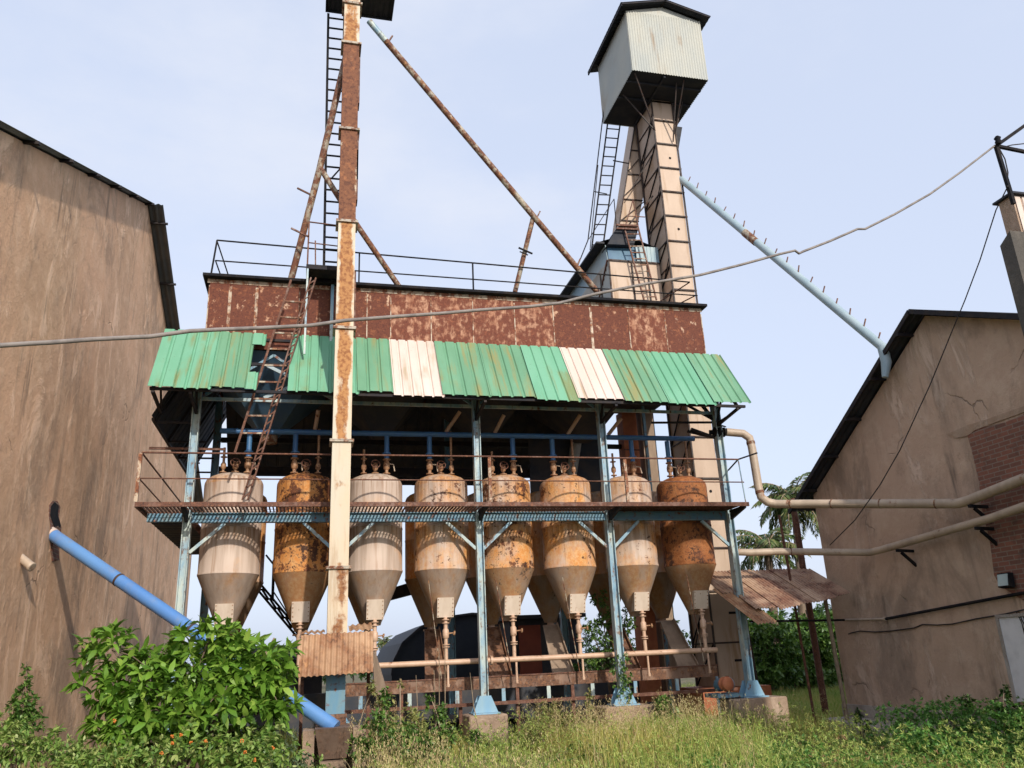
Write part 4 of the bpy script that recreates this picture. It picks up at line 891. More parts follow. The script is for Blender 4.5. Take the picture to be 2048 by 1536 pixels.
MB().poly([(DX0+.02, DYF+.03, zt+.02), (DX1, DYF+.03, zt+.02), (DX1, DYF+.12, 11.58), (DX0+.04, DYF+.12, 11.58)], (0, .02, 0)).build('blue_front', 'sky_tint_sheet', dh)
MB().poly([PY(x, y, 2.42) for x, y in ((1234, 455), (1277, 456), (1268, 490), (1216, 488))], (0, .5, 0)).build('platform_underside', 'dark_sheet', dh)  # dark block standing in for the landing platform's underside
mb = MB(); mb.sheet((DX0+.78, DYF-.01, 11.55), (DX1, DYF-.01, 11.55), (DX1, DYF-.01, zt+.03), (DX0+.78, DYF-.01, zt+.03), .1, .01); mb.build('front_sheet', 'galv_blue', dh)
mb = MB(); mb.poly([(DX0+.02, DYF+.06, zt+.01), (DX0+.04, DYF+.2, 11.62), (DX0+.04, 6.6, 11.62), (DX0+.02, 6.6, zt+.01)], (-.02, 0, 0)); mb.build('upper_side', 'galv_blue', dh)
mb = MB(); mb.sheet((DX0+.55, DYF+.1, 11.92), (DX0+.55, 7.2, 11.92), (DX0-.14, 7.2, 11.66), (DX0-.14, DYF+.1, 11.66), .15, .012, 'sin', 2, .02); mb.sheet((DX0+.55, 7.2, 11.92), (DX0+.55, DYF+.1, 11.92), (DX1, DYF+.1, 11.62), (DX1, 7.2, 11.62), .15, .012, 'sin', 2, .02); mb.bar((DX0-.15, DYF+.08, 11.62), (DX0-.15, 7.2, 11.62), .05, .22); mb.build('roof', 'dark_sheet', dh)
MB().box((DX0+.12, DYF+.36, 11.3), (DX1, DYF+.4, 11.6)).build('gable', 'dark_sheet', dh)
# ladder against the dryer front
dl = thing('leaning_ladder', 'brown ladder leaning against the cream front of the dryer house', 'ladder', (8, 2.2, 8.8))
a0, a1, b0, b1 = PY(1288, 600, 2.2), PY(1313, 600, 2.2), PY(1247, 450, 2.35), PY(1275, 450, 2.35)
mb = MB(); mb.bar(a0, b0, .035); mb.bar(a1, b1, .035); mb.build('rail', 'rust_steel', dl)
mb = MB()
for k in range(12): v = (k+.5)/12; mb.bar(a0.lerp(b0, v), a1.lerp(b1, v), .025)
mb.build('rungs', 'rust_pole', dl)
mb = MB(); p0, p1 = PY(1232, 450, 2.3), PY(1275, 452, 2.3)
mb.bar(p0, p1, .05); mb.bar(p0+Vector((0, 0, -.1)), p1+Vector((0, 0, -.1)), .04); mb.bar(PY(1252, 448, 2.3), PY(1266, 400, 2.3), .025); mb.bar(PY(1266, 400, 2.3), PY(1276, 450, 2.3), .025); mb.bar(PY(1253, 432, 2.3), PY(1290, 434, 2.3), .02); mb.build('top_landing', 'rust_steel', dl)
# ducts going down below the bin
MB_ = MB(); MB_.box((7.35, 3.0, 0), (7.72, 3.4, 7.2)); od = thing('steel_duct', 'orange sheet-metal duct dropping between the bin and the tower', 'duct', (7.5, 3.2, 0)); MB_.build('casing', 'orange_brick', od)
mb = MB()
for z in (4.6, 5.0, 5.6, 6.2): mb.box((7.33, 2.98, z), (7.74, 2.999, z+.03))
mb.build('flange', 'rust_steel', od)
mb = MB(); mb.box((7.8, 2.9, 0), (8.12, 3.3, 7.3)); solo('steel_duct', mb, 'tan_sheet', 'tan sheet-metal duct just left of the cream tower', 'duct')
mb = MB(); mb.box((7.725, 2.6, 0), (7.79, 2.66, 7.3)); solo('duct_post', mb, 'blue_beam', 'slim blue post between the orange and tan ducts', 'post')
mb = MB(); mb.tube([(6.1, 3.0, 6.3), (5.75, 2.9, 4.9)], .13, 14); mb.tube([(6.1, 3.0, 6.3), (6.2, 3.1, 6.9)], .13, 14); solo('elbow_duct', mb, 'galv', 'pale bent duct under the bin left of the creeper-wrapped column', 'duct')

# light blue auger tube to the right shed
a = PY(1352, 350, 2.2); b = PX(1772, 700, 10.75)
au = thing('auger_tube', 'pale blue bolted tube sloping from the cream tower to the right shed roof', 'pipe', tuple(b))
MB().tube([a, b], .09, 18).build('tube', 'pipe_lightblue', au)
n = 19; dr = (b-a).normalized()
for k in range(n):
    p = a.lerp(b, (k+.4)/n)
    mb = MB(); u_ = .18+.05*((k*7) % 5)/4; mb.bar(p+Vector((.0, -.06, .05)), p+Vector((.05+.03*((k*3) % 4)/3, -.06, u_)), .022); mb.bar(p+Vector((0, -.06, -.05)), p+Vector((-.02, -.06, -.15)), .028); mb.build('bolt', 'rust_steel', au)
mb = MB(); mb.tube([b-dr*.1, b+Vector((-.03, .02, -.25)), b+Vector((-.1, .05, -.55))], .09, 12, True, [.10, .10, .06]); mb.build('spout_boot', 'pipe_lightblue', au)
mb = MB(); mid = a.lerp(b, .43); mb.tube([mid-dr*.25+Vector((0, -.01, -.02)), mid+dr*.25+Vector((0, -.01, -.02))], .095, 14); mb.build('patch_sleeve', 'rust_pole', au)

# ------------------------------------------------------------------ steam pipes on the right
pz = Vector((10.75, .95, 0)); poleb = PZ(1652, 1428, .1)
PXL, PYL = poleb.x, poleb.y
sp = thing('steam_pipe', 'upper pale lagged steam pipe bending from a valve down and across to the right shed', 'pipe', (8.9, -.2, 4.2))
P = [PY(x, y, v) for x, y, v in ((1452, 864, .0), (1486, 867, -.05), (1499, 876, -.07), (1504, 896, -.08), (1517, 975, -.15), (1522, 994, -.17), (1535, 1004, -.2), (1552, 1008, -.22))]
Q = [PX(1915, 1007, RX-.28), PX(1935, 1002, RX-.28), PX(2130, 925, RX-.28)]
MB().tube(P+Q, .085, 16).build('pipe', 'pipe_pale', sp)
mb = MB()
for p, q in ((P[2], P[3]), (P[4], P[5])): mb.lathe(p.lerp(q, .5), [(.09, -.03), (.09, .03)], 14, (q-p))
for f in (.1, .35, .62, .9): p = P[-1].lerp(Q[0], f); mb.lathe(p, [(.089, -.012), (.089, .012)], 14, Q[0]-P[-1])
mb.build('joint_band', 'rust_pole', sp)
v0 = PY(1440, 862, 0)
mb = MB(); mb.tube([(8.1, .1, 5.88), (v0.x+.1, 0, 5.86)], .05, 10)
for dx in (-.14, -.05, .07): mb.lathe((v0.x+dx, .0, 5.86), [(.105, 0), (.105, .02)], 12, (1, 0, 0))
mb.lathe((v0.x+.01, 0, 5.86), [(.04, -.08), (.09, 0), (.04, .08)], 12, (1, 0, 0)); mb.tube([(v0.x+.02, 0, 5.88), (v0.x+.03, -.02, 6.0)], .015, 6); mb.ring((v0.x+.03, -.02, 6.0), .10, .012, (.2, -.5, 1)); mb.build('valve', 'black_paint', sp)
def wbr(p): mb = MB(); mb.bar((RX+.05, p.y, p.z-.12), (p.x-.1, p.y, p.z-.10), .05); mb.bar((RX+.05, p.y, p.z-.42), (p.x, p.y, p.z-.14), .045); return mb
wbr(PX(1945, 1000, RX-.28)).build('wall_bracket', 'black_paint', sp)
s2 = thing('steam_pipe', 'lower pale lagged steam pipe running from the end column to the right shed', 'pipe', (8.5, 0, 3.3))
P = [PY(1474, 1104, .12), PY(1500, 1105, .1), PY(1560, 1103, .05)]; Q = [PX(1740, 1105, RX-.26), PX(1765, 1099, RX-.26), PX(1980, 1037, RX-.26), PX(2130, 985, RX-.26)]
MB().tube(P+Q, .07, 16).build('pipe', 'pipe_pale', s2)
for p in (PX(1800, 1090, RX-.26), PX(1958, 1044, RX-.26)): wbr(p).build('wall_bracket', 'black_paint', s2)
mb = MB(); q = P[-1].lerp(Q[0], .12); mb.lathe(q, [(.075, -.02), (.075, .02)], 12, (1, 0, 0)); mb.build('joint_band', 'rust_pole', s2)
# pole and rods
topz_ = PY(1592, 1008, PYL).z
mb = MB(); mb.tube([(PXL, PYL, -.2), (PXL-.02, PYL, topz_+.05)], .075, 10); mb.tube([(PXL-.02, PYL-.02, topz_+.05), (PXL-.02, PYL-.02, topz_+.13)], .05, 8)
solo('pipe_pole', mb, 'rust_steel', 'dark rusty pole standing through the lean-to roof to carry the steam pipes', 'pole')
a = PY(1560, 1030, .6); mb = MB(); mb.tube([(a.x+.1, .6, 0), (a.x-.02, .6, a.z)], .028, 8)
solo('thin_pole', mb, 'rust_steel', 'thin rusty rod standing through the lean-to roof left of the pole', 'pole')
# black conduit and wall cable
a = PY(1500, 1243, -.3); c1 = PX(1690, 1240, RX-.06); c2 = PX(1770, 1238, RX-.06); c3 = PX(2120, 1172, RX-.06)
cdt = thing('conduit', 'black conduit pipe sloping along the right shed wall above the wire', 'pipe', tuple(c1))
mb = MB(); mb.tube([a, c1], .022, 8); mb.tube([c2, c3], .026, 8); mb.build('pipe', 'black_paint', cdt)
mb = MB(); mb.tube([c1, c2], .024, 8); mb.lathe(c2, [(.04, -.03), (.04, .03)], 10, c3-c2); mb.build('coupling', 'pipe_pale', cdt)
mb = MB(); mb.tube([PX(x, y, RX-.02) for x, y in ((1697, 1268), (1702, 1266), (1720, 1262), (1750, 1264), (1780, 1262), (1828, 1256), (1845, 1249), (1875, 1250), (1905, 1248), (1950, 1238), (2010, 1228), (2110, 1205))], .012, 6)
solo('wall_wire', mb, 'wire', 'drooping dark wire stapled along the right shed wall', 'wire')
mb = MB()
for k in range(3):
    pts = [PX(2032+k*7, 1222+3*k, RX-.045)]
    for j in range(4+k): pts.append(pts[-1]+Vector((-.02*random.random(), -.05+.1*random.random(), -.09-.03*k*.2)))
    mb.tube(pts, .008, 5)
solo('wire_tangle', mb, 'wire', 'tangle of dark wires hanging beside the white door', 'wires')

# ------------------------------------------------------------------ overhead cable and thin wires
cp_ = [(-60, 692), (0, 691), (60, 687), (100, 685), (180, 679), (300, 673), (380, 662), (440, 659), (520, 656), (620, 651), (690, 641), (780, 634), (880, 627), (960, 620), (1060, 613), (1120, 606), (1190, 588), (1290, 568), (1400, 550), (1480, 530), (1560, 508), (1590, 501), (1598, 507), (1606, 503), (1660, 482), (1715, 458), (1730, 458), (1790, 428), (1860, 388), (1920, 345), (1990, 291)]
mb = MB(); pts = []
for x, y in cp_: pts.append(PY(x, y, -10.6+3.15*(max(x, -60)+60)/2050))
mb.tube(pts, .0135, 8)
solo('overhead_cable', mb, 'cable', 'thick grey cable sagging across the whole view to the right bracket', 'cable')
mb = MB(); w_ = [(2016, 372, -7.5), (1992, 420, -7.0), (1960, 520, -6.5), (1930, 600, -6.1), (1905, 660, -5.7), (1860, 770, -5.3), (1800, 900, -4.8), (1760, 970, -4.2), (1710, 1040, -3.6), (1660, 1090, -2)]
mb.tube([PY(x, y, v) for x, y, v in w_], .009, 6)
solo('drop_wire', mb, 'wire', 'thin dark wire dropping from the right bracket past the shed gable', 'wire')
mb = MB(); mb.tube([PY(x, y, -7.45) for x, y in ((1996, 292), (2010, 318), (2016, 345), (2014, 372), (2020, 390))], .009, 5); mb.tube([PY(x, y, -7.45) for x, y in ((2000, 296), (2024, 290), (2060, 286), (2110, 290))], .008, 5)
solo('loose_wire', mb, 'wire', 'loose thin wires looped round the right wire bracket', 'wire')

# ------------------------------------------------------------------ lean-to with rusty roof
lt = thing('lean_to', 'lean-to roof of rusty brown corrugated sheets at the right end of the plant', 'shed roof', (9.2, .3, 0))
pA, pB = PY(1425, 1143, 1.2), PY(1572, 1142, 1.2)
LS = .48
def lroof(x, y, lift=0): return Vector((x, y, pA.z-(pA.y-y)*LS+lift))
for k, (xa, xb, la, lb, lf) in enumerate(((8.22, 8.75, -.62, -.60, 0), (8.70, 9.25, -.72, -.55, .014), (9.20, 9.75, -.50, -.42, .004), (9.70, 10.25, -.46, -.28, .018), (10.20, 10.72, -.24, -.08, .008))):
    mb = MB(); mb.sheet(lroof(xa, 1.2, lf), lroof(xb, 1.2, lf), lroof(xb, lb, lf), lroof(xa, la, lf), .08, .014, 'sin', 3, .003); mb.build('roof_sheet', 'rust_roof', lt)
mb = MB(); mb.sheet(lroof(7.95, 1.2, .004), lroof(8.26, 1.2, .004), lroof(8.30, .1, .004), lroof(7.95, .1, .004), .08, .014, 'sin', 2); mb.build('roof_sheet', 'rust_roof', lt)
mb = MB(); mb.sheet(lroof(7.86, .35, -.01), lroof(8.30, .10, .02), (8.50, -.86, 1.97), (8.06, -.90, 1.94), .08, .014, 'sin', 3); mb.build('bent_sheet', 'hood', lt)
mb = MB(); mb.bar((8.0, 1.22, pA.z-.04), (10.6, 1.22, pA.z-.04), .06); mb.bar((8.4, .3, pA.z-.52), (10.4, .3, pA.z-.52), .05); mb.build('rafter', 'dark_steel', lt)
MB().tube([(PXL-.55, .2, 0), (PXL-.62, .2, pA.z-.54)], .04, 8).build('post', 'twig', lt)
mo = thing('motor', 'small motor with an orange pulley wheel beside the end column', 'motor', (7.75, -.15, .3))
c = PY(1452, 1368, -.1)
MB().lathe(c, [(.03, -.10), (.12, -.08), (.135, -.04), (.10, -.02), (.10, .02), (.135, .04), (.12, .08), (.03, .09)], 24, (.2, -1, .1)).build('pulley', 'orange_brick', mo)
MB().lathe(c+Vector((.05, .25, -.02)), [(.08, -.15), (.12, -.12), (.12, .22), (.07, .25)], 18, (.2, -1, .1)).build('body', 'blue_beam', mo)
mb = MB(); mb.box((c.x-.22, c.y-.05, c.z-.24), (c.x+.3, c.y+.5, c.z-.17)); mb.bar((c.x-.2, c.y, .0), (c.x-.2, c.y, c.z-.24), .04); mb.bar((c.x+.28, c.y, .0), (c.x+.28, c.y, c.z-.24), .04); mb.build('stand', 'blue_beam', mo)

# ------------------------------------------------------------------ things behind the plant
mb = MB(); bc = Vector((4.6, 9, 0)); pr_ = [(2.3, 1.2), (2.34, 1.55), (2.6, 2.05), (3.1, 2.45), (3.8, 2.70), (4.6, 2.78), (5.4, 2.72), (6.2, 2.5), (6.9, 2.1), (7.1, 1.2), (7.1, .1), (2.3, .1)]
bs = thing('barrel_shed', 'dark blue barrel-roofed shed far behind the tanks', 'shed', (4.6, 9, 0))
mb.poly([(x, 9, z) for x, z in pr_][::-1], (0, 7, 0)); mb.build('body', 'navy_sheet', bs)
mb = MB()
for i in range(9): a, b = pr_[i], pr_[i+1]; mb.bar((a[0], 8.98, a[1]), (b[0], 8.98, b[1]), .06, .12)
mb.build('roof_edge', 'dark_sheet', bs)
ss = thing('store_hut', 'low dark hut with a dull red panel door behind the fifth and sixth tanks', 'hut', (5.6, 6, 0))
mb = MB(); mb.box((5.0, 6.0, -.1), (6.9, 8, 2.45)); mb.build('wall', 'under_sheet', ss)
MB().box((5.22, 5.96, .05), (5.80, 5.995, 2.30)).build('door', 'red_panel', ss)
MB().box((4.9, 5.8, 2.455), (7.0, 8.1, 2.55)).build('roof', 'dark_sheet', ss)
st = thing('rear_stair', 'black lattice stair stringer climbing behind the first and second tanks', 'stair', (-.6, 3.9, 0))
a, b = PY(515, 1170, 4.0), PY(640, 1320, 4.0)
mb = MB()
for o_ in (-.09, .09): mb.bar(a+Vector((0, 0, o_)), b+Vector((0, 0, o_)), .05, .04)
for k in range(9): p = a.lerp(b, k/8); mb.bar(p+Vector((-.08, 0, .12)), p+Vector((.08, 0, -.12)), .05, .04)
mb.build('stringer', 'black_paint', st)
mb = MB(); mb.bar(PY(548, 1120, 4.0), PY(545, 1200, 4.0), .06); mb.bar(PY(532, 1110, 4.0), PY(580, 1170, 4.0), .04); mb.bar(PY(548, 1185, 4.0), PY(590, 1250, 4.0), .03); mb.build('hand_rail', 'black_paint', st)
mb = MB(); mb.poly([PY(x, y, 4.2) for x, y in ((770, 1180), (835, 1160), (835, 1185), (770, 1202))], (0, .5, 0)); solo('sloping_beam', mb, 'dark_steel', 'short dark sloping beam behind the third tank cone', 'beam')
mb = MB(); mb.box((-2.0, 5.0, 0), (.35, 6.4, 1.72)); mb.poly([(-2.1, 4.9, 1.72), (.45, 4.9, 1.72), (.45, 5.7, 2.0), (-2.1, 5.7, 2.0)], (0, .05, .05)); solo('low_shed', mb, 'dark_sheet', 'low dark shed behind the leafy shrub on the left', 'shed')

# ------------------------------------------------------------------ plants
def stems(name, segs, mat, parent):       # segs: list of (points, r0, r1)
    mb = MB()
    for pts, ra, rb in segs:
        n = len(pts); mb.tube(pts, ra, 6, True, [ra+(rb-ra)*i/(n-1) for i in range(n)])
    return mb.build(name, mat, parent)
def rosettes(tips, dirs, nl, L, W, spread=.9):
    P = []; D = []; LL = []; WW = []
    for t_, d_ in zip(tips, dirs):
        d_ = unit(d_); k = rng.integers(nl-2, nl+3); sz = rng.uniform(.75, 1.15)
        a = rng.uniform(0, 6.28)+np.arange(k)*2.4
        s_ = unit(np.cross(d_, [.3, .2, .9])); q_ = np.cross(d_, s_)
        for j in range(k):
            el = rng.uniform(.1, .9)*spread
            v = d_*(1-el)+(s_*math.cos(a[j])+q_*math.sin(a[j]))*(.35+el)+np.array([0, 0, rng.uniform(-.25, .12)])
            P.append(t_-d_*rng.uniform(0, .12)*L*3); D.append(v); LL.append(L*sz*rng.uniform(.7, 1.2)); WW.append(W*sz*rng.uniform(.8, 1.2))
    return np.array(P), np.array(D), np.array(LL), np.array(WW)
def blob_tips(blobs, n, shell=.55):
    vol = np.array([b[1][0]*b[1][1]*b[1][2] for b in blobs])**.8; vol /= vol.sum(); T = []; D = []
    for i in rng.choice(len(blobs), n, p=vol):
        c, r_ = np.array(blobs[i][0]), np.array(blobs[i][1]); v = unit(rng.normal(size=3)); rr = rng.uniform(min(shell, .99), max(1, shell+.12))*rng.uniform(.85, 1.12)
        T.append(c+v*r_*rr); D.append(v*np.array([1, 1, .8])+np.array([0, -.1, .45]))
    return np.array(T), np.array(D)

# big-leaved shrub on the left
sb = thing('leafy_shrub', 'large bright green broad-leaved shrub in front of the left wall and blue pipe', 'shrub', (-1.5, -3.0, 0))
def sp_(x, y, v=-3.0): p = PY(x, y, v); return (p.x, p.y, p.z)
blobs = [(sp_(225, 1300), (.38, .4, .30)), (sp_(215, 1375), (.42, .5, .34)), (sp_(300, 1350), (.5, .6, .45)), (sp_(390, 1330, -2.9), (.5, .6, .42)), (sp_(470, 1290, -2.8), (.36, .45, .36)), (sp_(490, 1345, -3.1), (.5, .6, .42)), (sp_(550, 1330, -2.9), (.34, .5, .34)), (sp_(330, 1430, -3.3), (.6, .6, .4)), (sp_(440, 1420, -3.4), (.6, .6, .4)), (sp_(555, 1400, -3.1), (.26, .4, .3))]
blobs += [(sp_(250, 1450, -3.2), (.45, .4, .3)), (sp_(460, 1370, -3.3), (.5, .4, .4)), (sp_(520, 1360, -3.3), (.35, .4, .4)), (sp_(420, 1275, -3.0), (.3, .4, .25))]
T, D = blob_tips(blobs, 430, .45); T2, D2 = blob_tips(blobs, 170, 1.12); T = np.concatenate([T, T2]); D = np.concatenate([D, D2])
P, D_, L_, W_ = rosettes(T, D, 7, .19, .08)
leaves('foliage', P, D_, L_, W_, 'leaf_shrub', sb, .18, .28)
sg = []
for k, (c, r_) in enumerate(blobs):
    b0 = Vector((-1.5+rng.uniform(-.4, .4), -3+rng.uniform(-.2, .2), 0)); c = Vector(c); m1 = b0.lerp(c, .5)+Vector((0, 0, .15))
    sg.append(([b0, m1, c], .03, .012))
for k in range(60):
    c = Vector(blobs[rng.integers(len(blobs))][0]); q_ = Vector(T[rng.integers(len(T))]); sg.append(([c, c.lerp(q_, .5)+Vector((0, 0, .05)), q_], .010, .005)) if (q_-c).length < .9 else None
stems('stems', sg, 'bark', sb)
# low flowering shrub in front
fs = thing('flowering_shrub', 'low lantana-like shrub dotted with orange flowers under the leafy shrub', 'shrub', (-1.6, -4.6, 0))
blobs = [(sp_(x, y, -4.6), (.5, .45, .30)) for x, y in ((340, 1500), (430, 1505), (520, 1500), (260, 1520), (480, 1540))]
T, D = blob_tips(blobs, 420, .3); P, D_, L_, W_ = rosettes(T, D, 6, .075, .042); leaves('foliage', P, D_, L_, W_, 'leaf_weed', fs, .2, .2)
for x, y in ((345, 1472), (362, 1470), (345, 1487), (382, 1486), (412, 1482), (484, 1482), (490, 1504), (546, 1496), (323, 1507), (228, 1442), (510, 1520)):
    p = PY(x, y, -5.0); mb = MB()
    for k in range(7):
        d_ = Vector(unit(rng.normal(size=3))); q = p+d_*.016; mb.lathe(q, [(.002, -.008), (.012, 0), (.002, .008)], 6, tuple(d_))
    mb.build('flower', 'flower_o', fs)
def shrub(name, label, cat, blobs, n, nl, L, W, mat, base, group=None, shell=.3, stem='bark', fold=.2, droop=.2):
    t = thing(name, label, cat, base, group)
    T, D = blob_tips(blobs, n, shell); P, D_, L_, W_ = rosettes(T, D, nl, L, W); leaves('foliage', P, D_, L_, W_, mat, t, fold, droop)
    sg = []
    for c, r_ in blobs:
        c = Vector(c); b0 = Vector(base)+Vector((rng.uniform(-.06, .06), rng.uniform(-.06, .06), 0)); sg.append(([b0, b0.lerp(c, .55)+Vector((rng.uniform(-.1, .1), 0, .1)), c+Vector((0, 0, r_[2]*.5))], .016+.004*c.z, .006))
    stems('stems', sg, stem, t); return t
def B(px, py, v, rx, rz, ry=None): p = PY(px, py, v); return ((p.x, p.y, p.z), (rx, ry or rx, rz))
def base(px, v): p = PY(px, 1450, v); return (p.x, v, gz(p.x, v))
shrub('tall_weed', 'tall pointed weed standing against the foot of the left wall', 'weed', [B(52, 1335, -3, .05, .14), B(50, 1375, -3, .13, .16), B(48, 1415, -3, .22, .2), B(50, 1450, -3, .26, .22)], 190, 6, .07, .035, 'leaf_tree', base(50, -3))
shrub('wall_weed', 'rough bright green weed clump at the bottom left corner', 'weed', [B(20, 1500, -4.5, .4, .22), B(90, 1490, -4.3, .4, .2), B(150, 1520, -4.6, .4, .22), B(0, 1460, -3.8, .3, .2), B(210, 1530, -4.8, .35, .2)], 420, 7, .085, .03, 'leaf_weed', base(80, -4.5))
shrub('grey_shrub', 'small greyish-leaved shrub left of the feed hopper', 'shrub', [B(575, 1505, -3.4, .16, .2), B(600, 1530, -3.5, .22, .18), B(550, 1530, -3.5, .18, .18)], 130, 6, .055, .03, 'leaf_grey', base(575, -3.4))
shrub('hopper_shrub', 'low green shrub at the left of the wooden prop', 'shrub', [B(470, 1470, -2.6, .35, .25), B(520, 1490, -3.2, .3, .25)], 170, 6, .09, .045, 'leaf_tree', base(500, -2.8))
shrub('spindly_shrub', 'spindly pale-stemmed shrub with small leaves right of the feed hopper', 'shrub', [B(765, 1400, -2.3, .16, .25), B(770, 1460, -2.4, .3, .22), B(830, 1440, -2.3, .25, .25), B(745, 1375, -2.3, .10, .2), B(800, 1500, -2.6, .4, .2), B(870, 1490, -2.5, .3, .22), B(800, 1370, -2.2, .08, .18)], 330, 5, .075, .036, 'leaf_dry', base(800, -2.4), None, .1, 'twig')
shrub('spindly_shrub', 'green low shrub between the spindly shrub and the free-standing pedestal', 'shrub', [B(880, 1430, -1.4, .16, .2), B(890, 1470, -1.6, .25, .2), B(860, 1400, -1.4, .1, .15)], 130, 5, .075, .038, 'leaf_tree', base(880, -1.5), None, .1, 'twig')
shrub('leafy_weed', 'tall bright leafy weed right behind the feed hopper', 'weed', [B(760, 1440, -2.9, .2, .3), B(730, 1490, -3.2, .25, .25), B(800, 1480, -3.2, .3, .25), B(850, 1500, -3.4, .3, .25), B(770, 1390, -2.8, .1, .2)], 230, 6, .085, .042, 'leaf_tree', base(775, -3.0), None, .1, 'twig')
shrub('pedestal_weed', 'small green weed growing up the front of the free-standing pedestal', 'weed', [B(950, 1475, -1.2, .10, .14), B(940, 1510, -1.4, .15, .14)], 70, 6, .07, .035, 'leaf_tree', base(945, -1.3))
shrub('leafy_weed', 'dark leafy weed right of the low pedestal', 'weed', [B(1325, 1410, -.5, .16, .22), B(1310, 1440, -.6, .16, .14), B(1350, 1435, -.6, .14, .16)], 120, 6, .085, .05, 'leaf_tree', base(1325, -.5))
shrub('seedy_bush', 'feathery yellow-green bush left of the low pedestal', 'bush', [B(1100, 1425, -1.2, .28, .24), B(1070, 1460, -1.5, .35, .2), B(1140, 1450, -1.3, .3, .2)], 360, 6, .05, .018, 'leaf_dry', base(1100, -1.3))
shrub('seedy_bush', 'tall thin yellow-green weed touching the right of the conveyor leg near the low pedestal', 'bush', [B(1178, 1405, -.7, .09, .28), B(1180, 1450, -.8, .16, .2)], 120, 6, .05, .018, 'leaf_dry', base(1180, -.7))
shrub('lush_bush', 'lush green bush in front of the right shed at the right edge', 'bush', [B(1800, 1440, -4.2, .4, .26), B(1880, 1430, -4.5, .5, .28), B(1960, 1440, -4.6, .5, .3), B(2040, 1450, -4.8, .5, .3), B(1850, 1480, -5.2, .5, .25), B(1960, 1500, -5.6, .5, .25), B(2060, 1500, -5.6, .4, .3), B(2080, 1430, -4.6, .4, .3)], 1500, 6, .06, .028, 'lush', base(1900, -4.6))
shrub('tall_weed', 'tall leafy weed rising before the white door', 'weed', [B(2012, 1385, -4.4, .10, .22), B(2000, 1420, -4.5, .18, .2), B(2030, 1440, -4.6, .25, .2), B(1935, 1410, -4.2, .14, .14)], 190, 6, .07, .035, 'leaf_dark', base(2010, -4.5))
shrub('slab_weed', 'two small dark weeds growing beside the concrete slab', 'weed', [B(1716, 1435, -1.8, .07, .14), B(1735, 1455, -2.2, .07, .12)], 50, 6, .06, .03, 'leaf_dark', base(1720, -1.9))
# creeper up the column and little tree behind
cr = thing('creeper', 'green creeper clinging round the blue column between the sixth and seventh tanks', 'creeper', (5.6, -.15, .65))
T = np.array([[5.65+.12*math.sin(k*.9)+rng.normal(0, .05), -.13+rng.normal(0, .05), .7+k*.011+rng.normal(0, .05)] for k in range(75)]); D = np.tile([0, -1, .2], (75, 1))+rng.normal(0, .5, (75, 3))
P, D_, L_, W_ = rosettes(T, D, 5, .065, .035); leaves('foliage', P, D_, L_, W_, 'leaf_tree', cr)
stems('vine', [([(5.65+.11*math.sin(k*.5), -.115, .6+k*.1) for k in range(11)], .008, .005)], 'twig', cr)

def tree(name, label, cat, base_, trunk_h, tr, blobs, n, nl, L, W, mat, group=None, shell=.4, bark='bark'):
    t = thing(name, label, cat, base_, group); T, D = blob_tips(blobs, n, shell); P, D_, L_, W_ = rosettes(T, D, nl, L, W)
    leaves('crown', P, D_, L_, W_, mat, t, .2, .2)
    b0 = Vector(base_); f_ = b0+Vector((rng.uniform(-.1, .1), 0, trunk_h)); sg = [([b0-Vector((0, 0, .1)), b0.lerp(f_, .5)+Vector((rng.uniform(-.08, .08), 0, 0)), f_], tr*1.25, tr*.8)]
    for c, r_ in blobs: c = Vector(c); sg.append(([f_-Vector((0, 0, .05)), f_.lerp(c, .5)+Vector((rng.uniform(-.1, .1), 0, rng.uniform(0, .2))), c], tr*.55, tr*.15))
    stems('trunk', sg, bark, t); return t
tree('small_tree', 'slender leafy tree growing among the rear tanks left of the creeper-wrapped column', 'tree', (5.95, 1.6, 0), 1.2, .03, [B(1200, 1200, 1.6, .22, .25), B(1215, 1240, 1.6, .32, .25), B(1180, 1260, 1.7, .28, .3), B(1220, 1290, 1.5, .3, .3), B(1195, 1330, 1.7, .35, .25), B(1255, 1240, 1.6, .22, .25)], 300, 6, .085, .04, 'leaf_tree')
tg = 'trees behind the lean-to'
bt = [('dense green tree behind the lean-to beside the end column', 1545, 7.5, [(1520, 1300, .7, .7), (1560, 1290, .8, .7), (1545, 1340, .8, .5), (1505, 1345, .5, .5), (1585, 1330, .6, .6), (1530, 1250, .7, .5)]),
      ('slim-trunked green tree behind the pipe pole', 1590, 8.5, [(1620, 1280, .8, .8), (1600, 1330, .7, .5), (1650, 1310, .8, .7), (1625, 1350, .7, .5), (1640, 1255, .8, .6)]),
      ('dark green tree in the gap beside the right shed corner', 1665, 10, [(1670, 1290, .9, .8), (1655, 1340, .8, .6), (1690, 1320, .9, .9), (1680, 1250, .8, .6)])]
for lb, px, v, bl in bt:
    p = PY(px, 1390, v); tree('broadleaf_tree', lb, 'tree', (p.x, v, 0), 1.1, .07, [B(x, y, v+rng.uniform(-.6, .6), a*1.25, c*1.1) for x, y, a, c in bl], 900, 6, .17, .085, 'leaf_tree' if px < 1600 else 'leaf_dark', tg)
tree('broadleaf_tree', 'shaded bushy tree low behind the hut and tanks', 'tree', (7.2, 5.2, 0), .6, .05, [((7.2, 5.2, 1.4), (.8, .6, .7)), ((6.6, 5.4, 1.0), (.6, .6, .6)), ((7.9, 5.0, 1.1), (.6, .6, .7))], 300, 6, .12, .055, 'leaf_tree', tg)
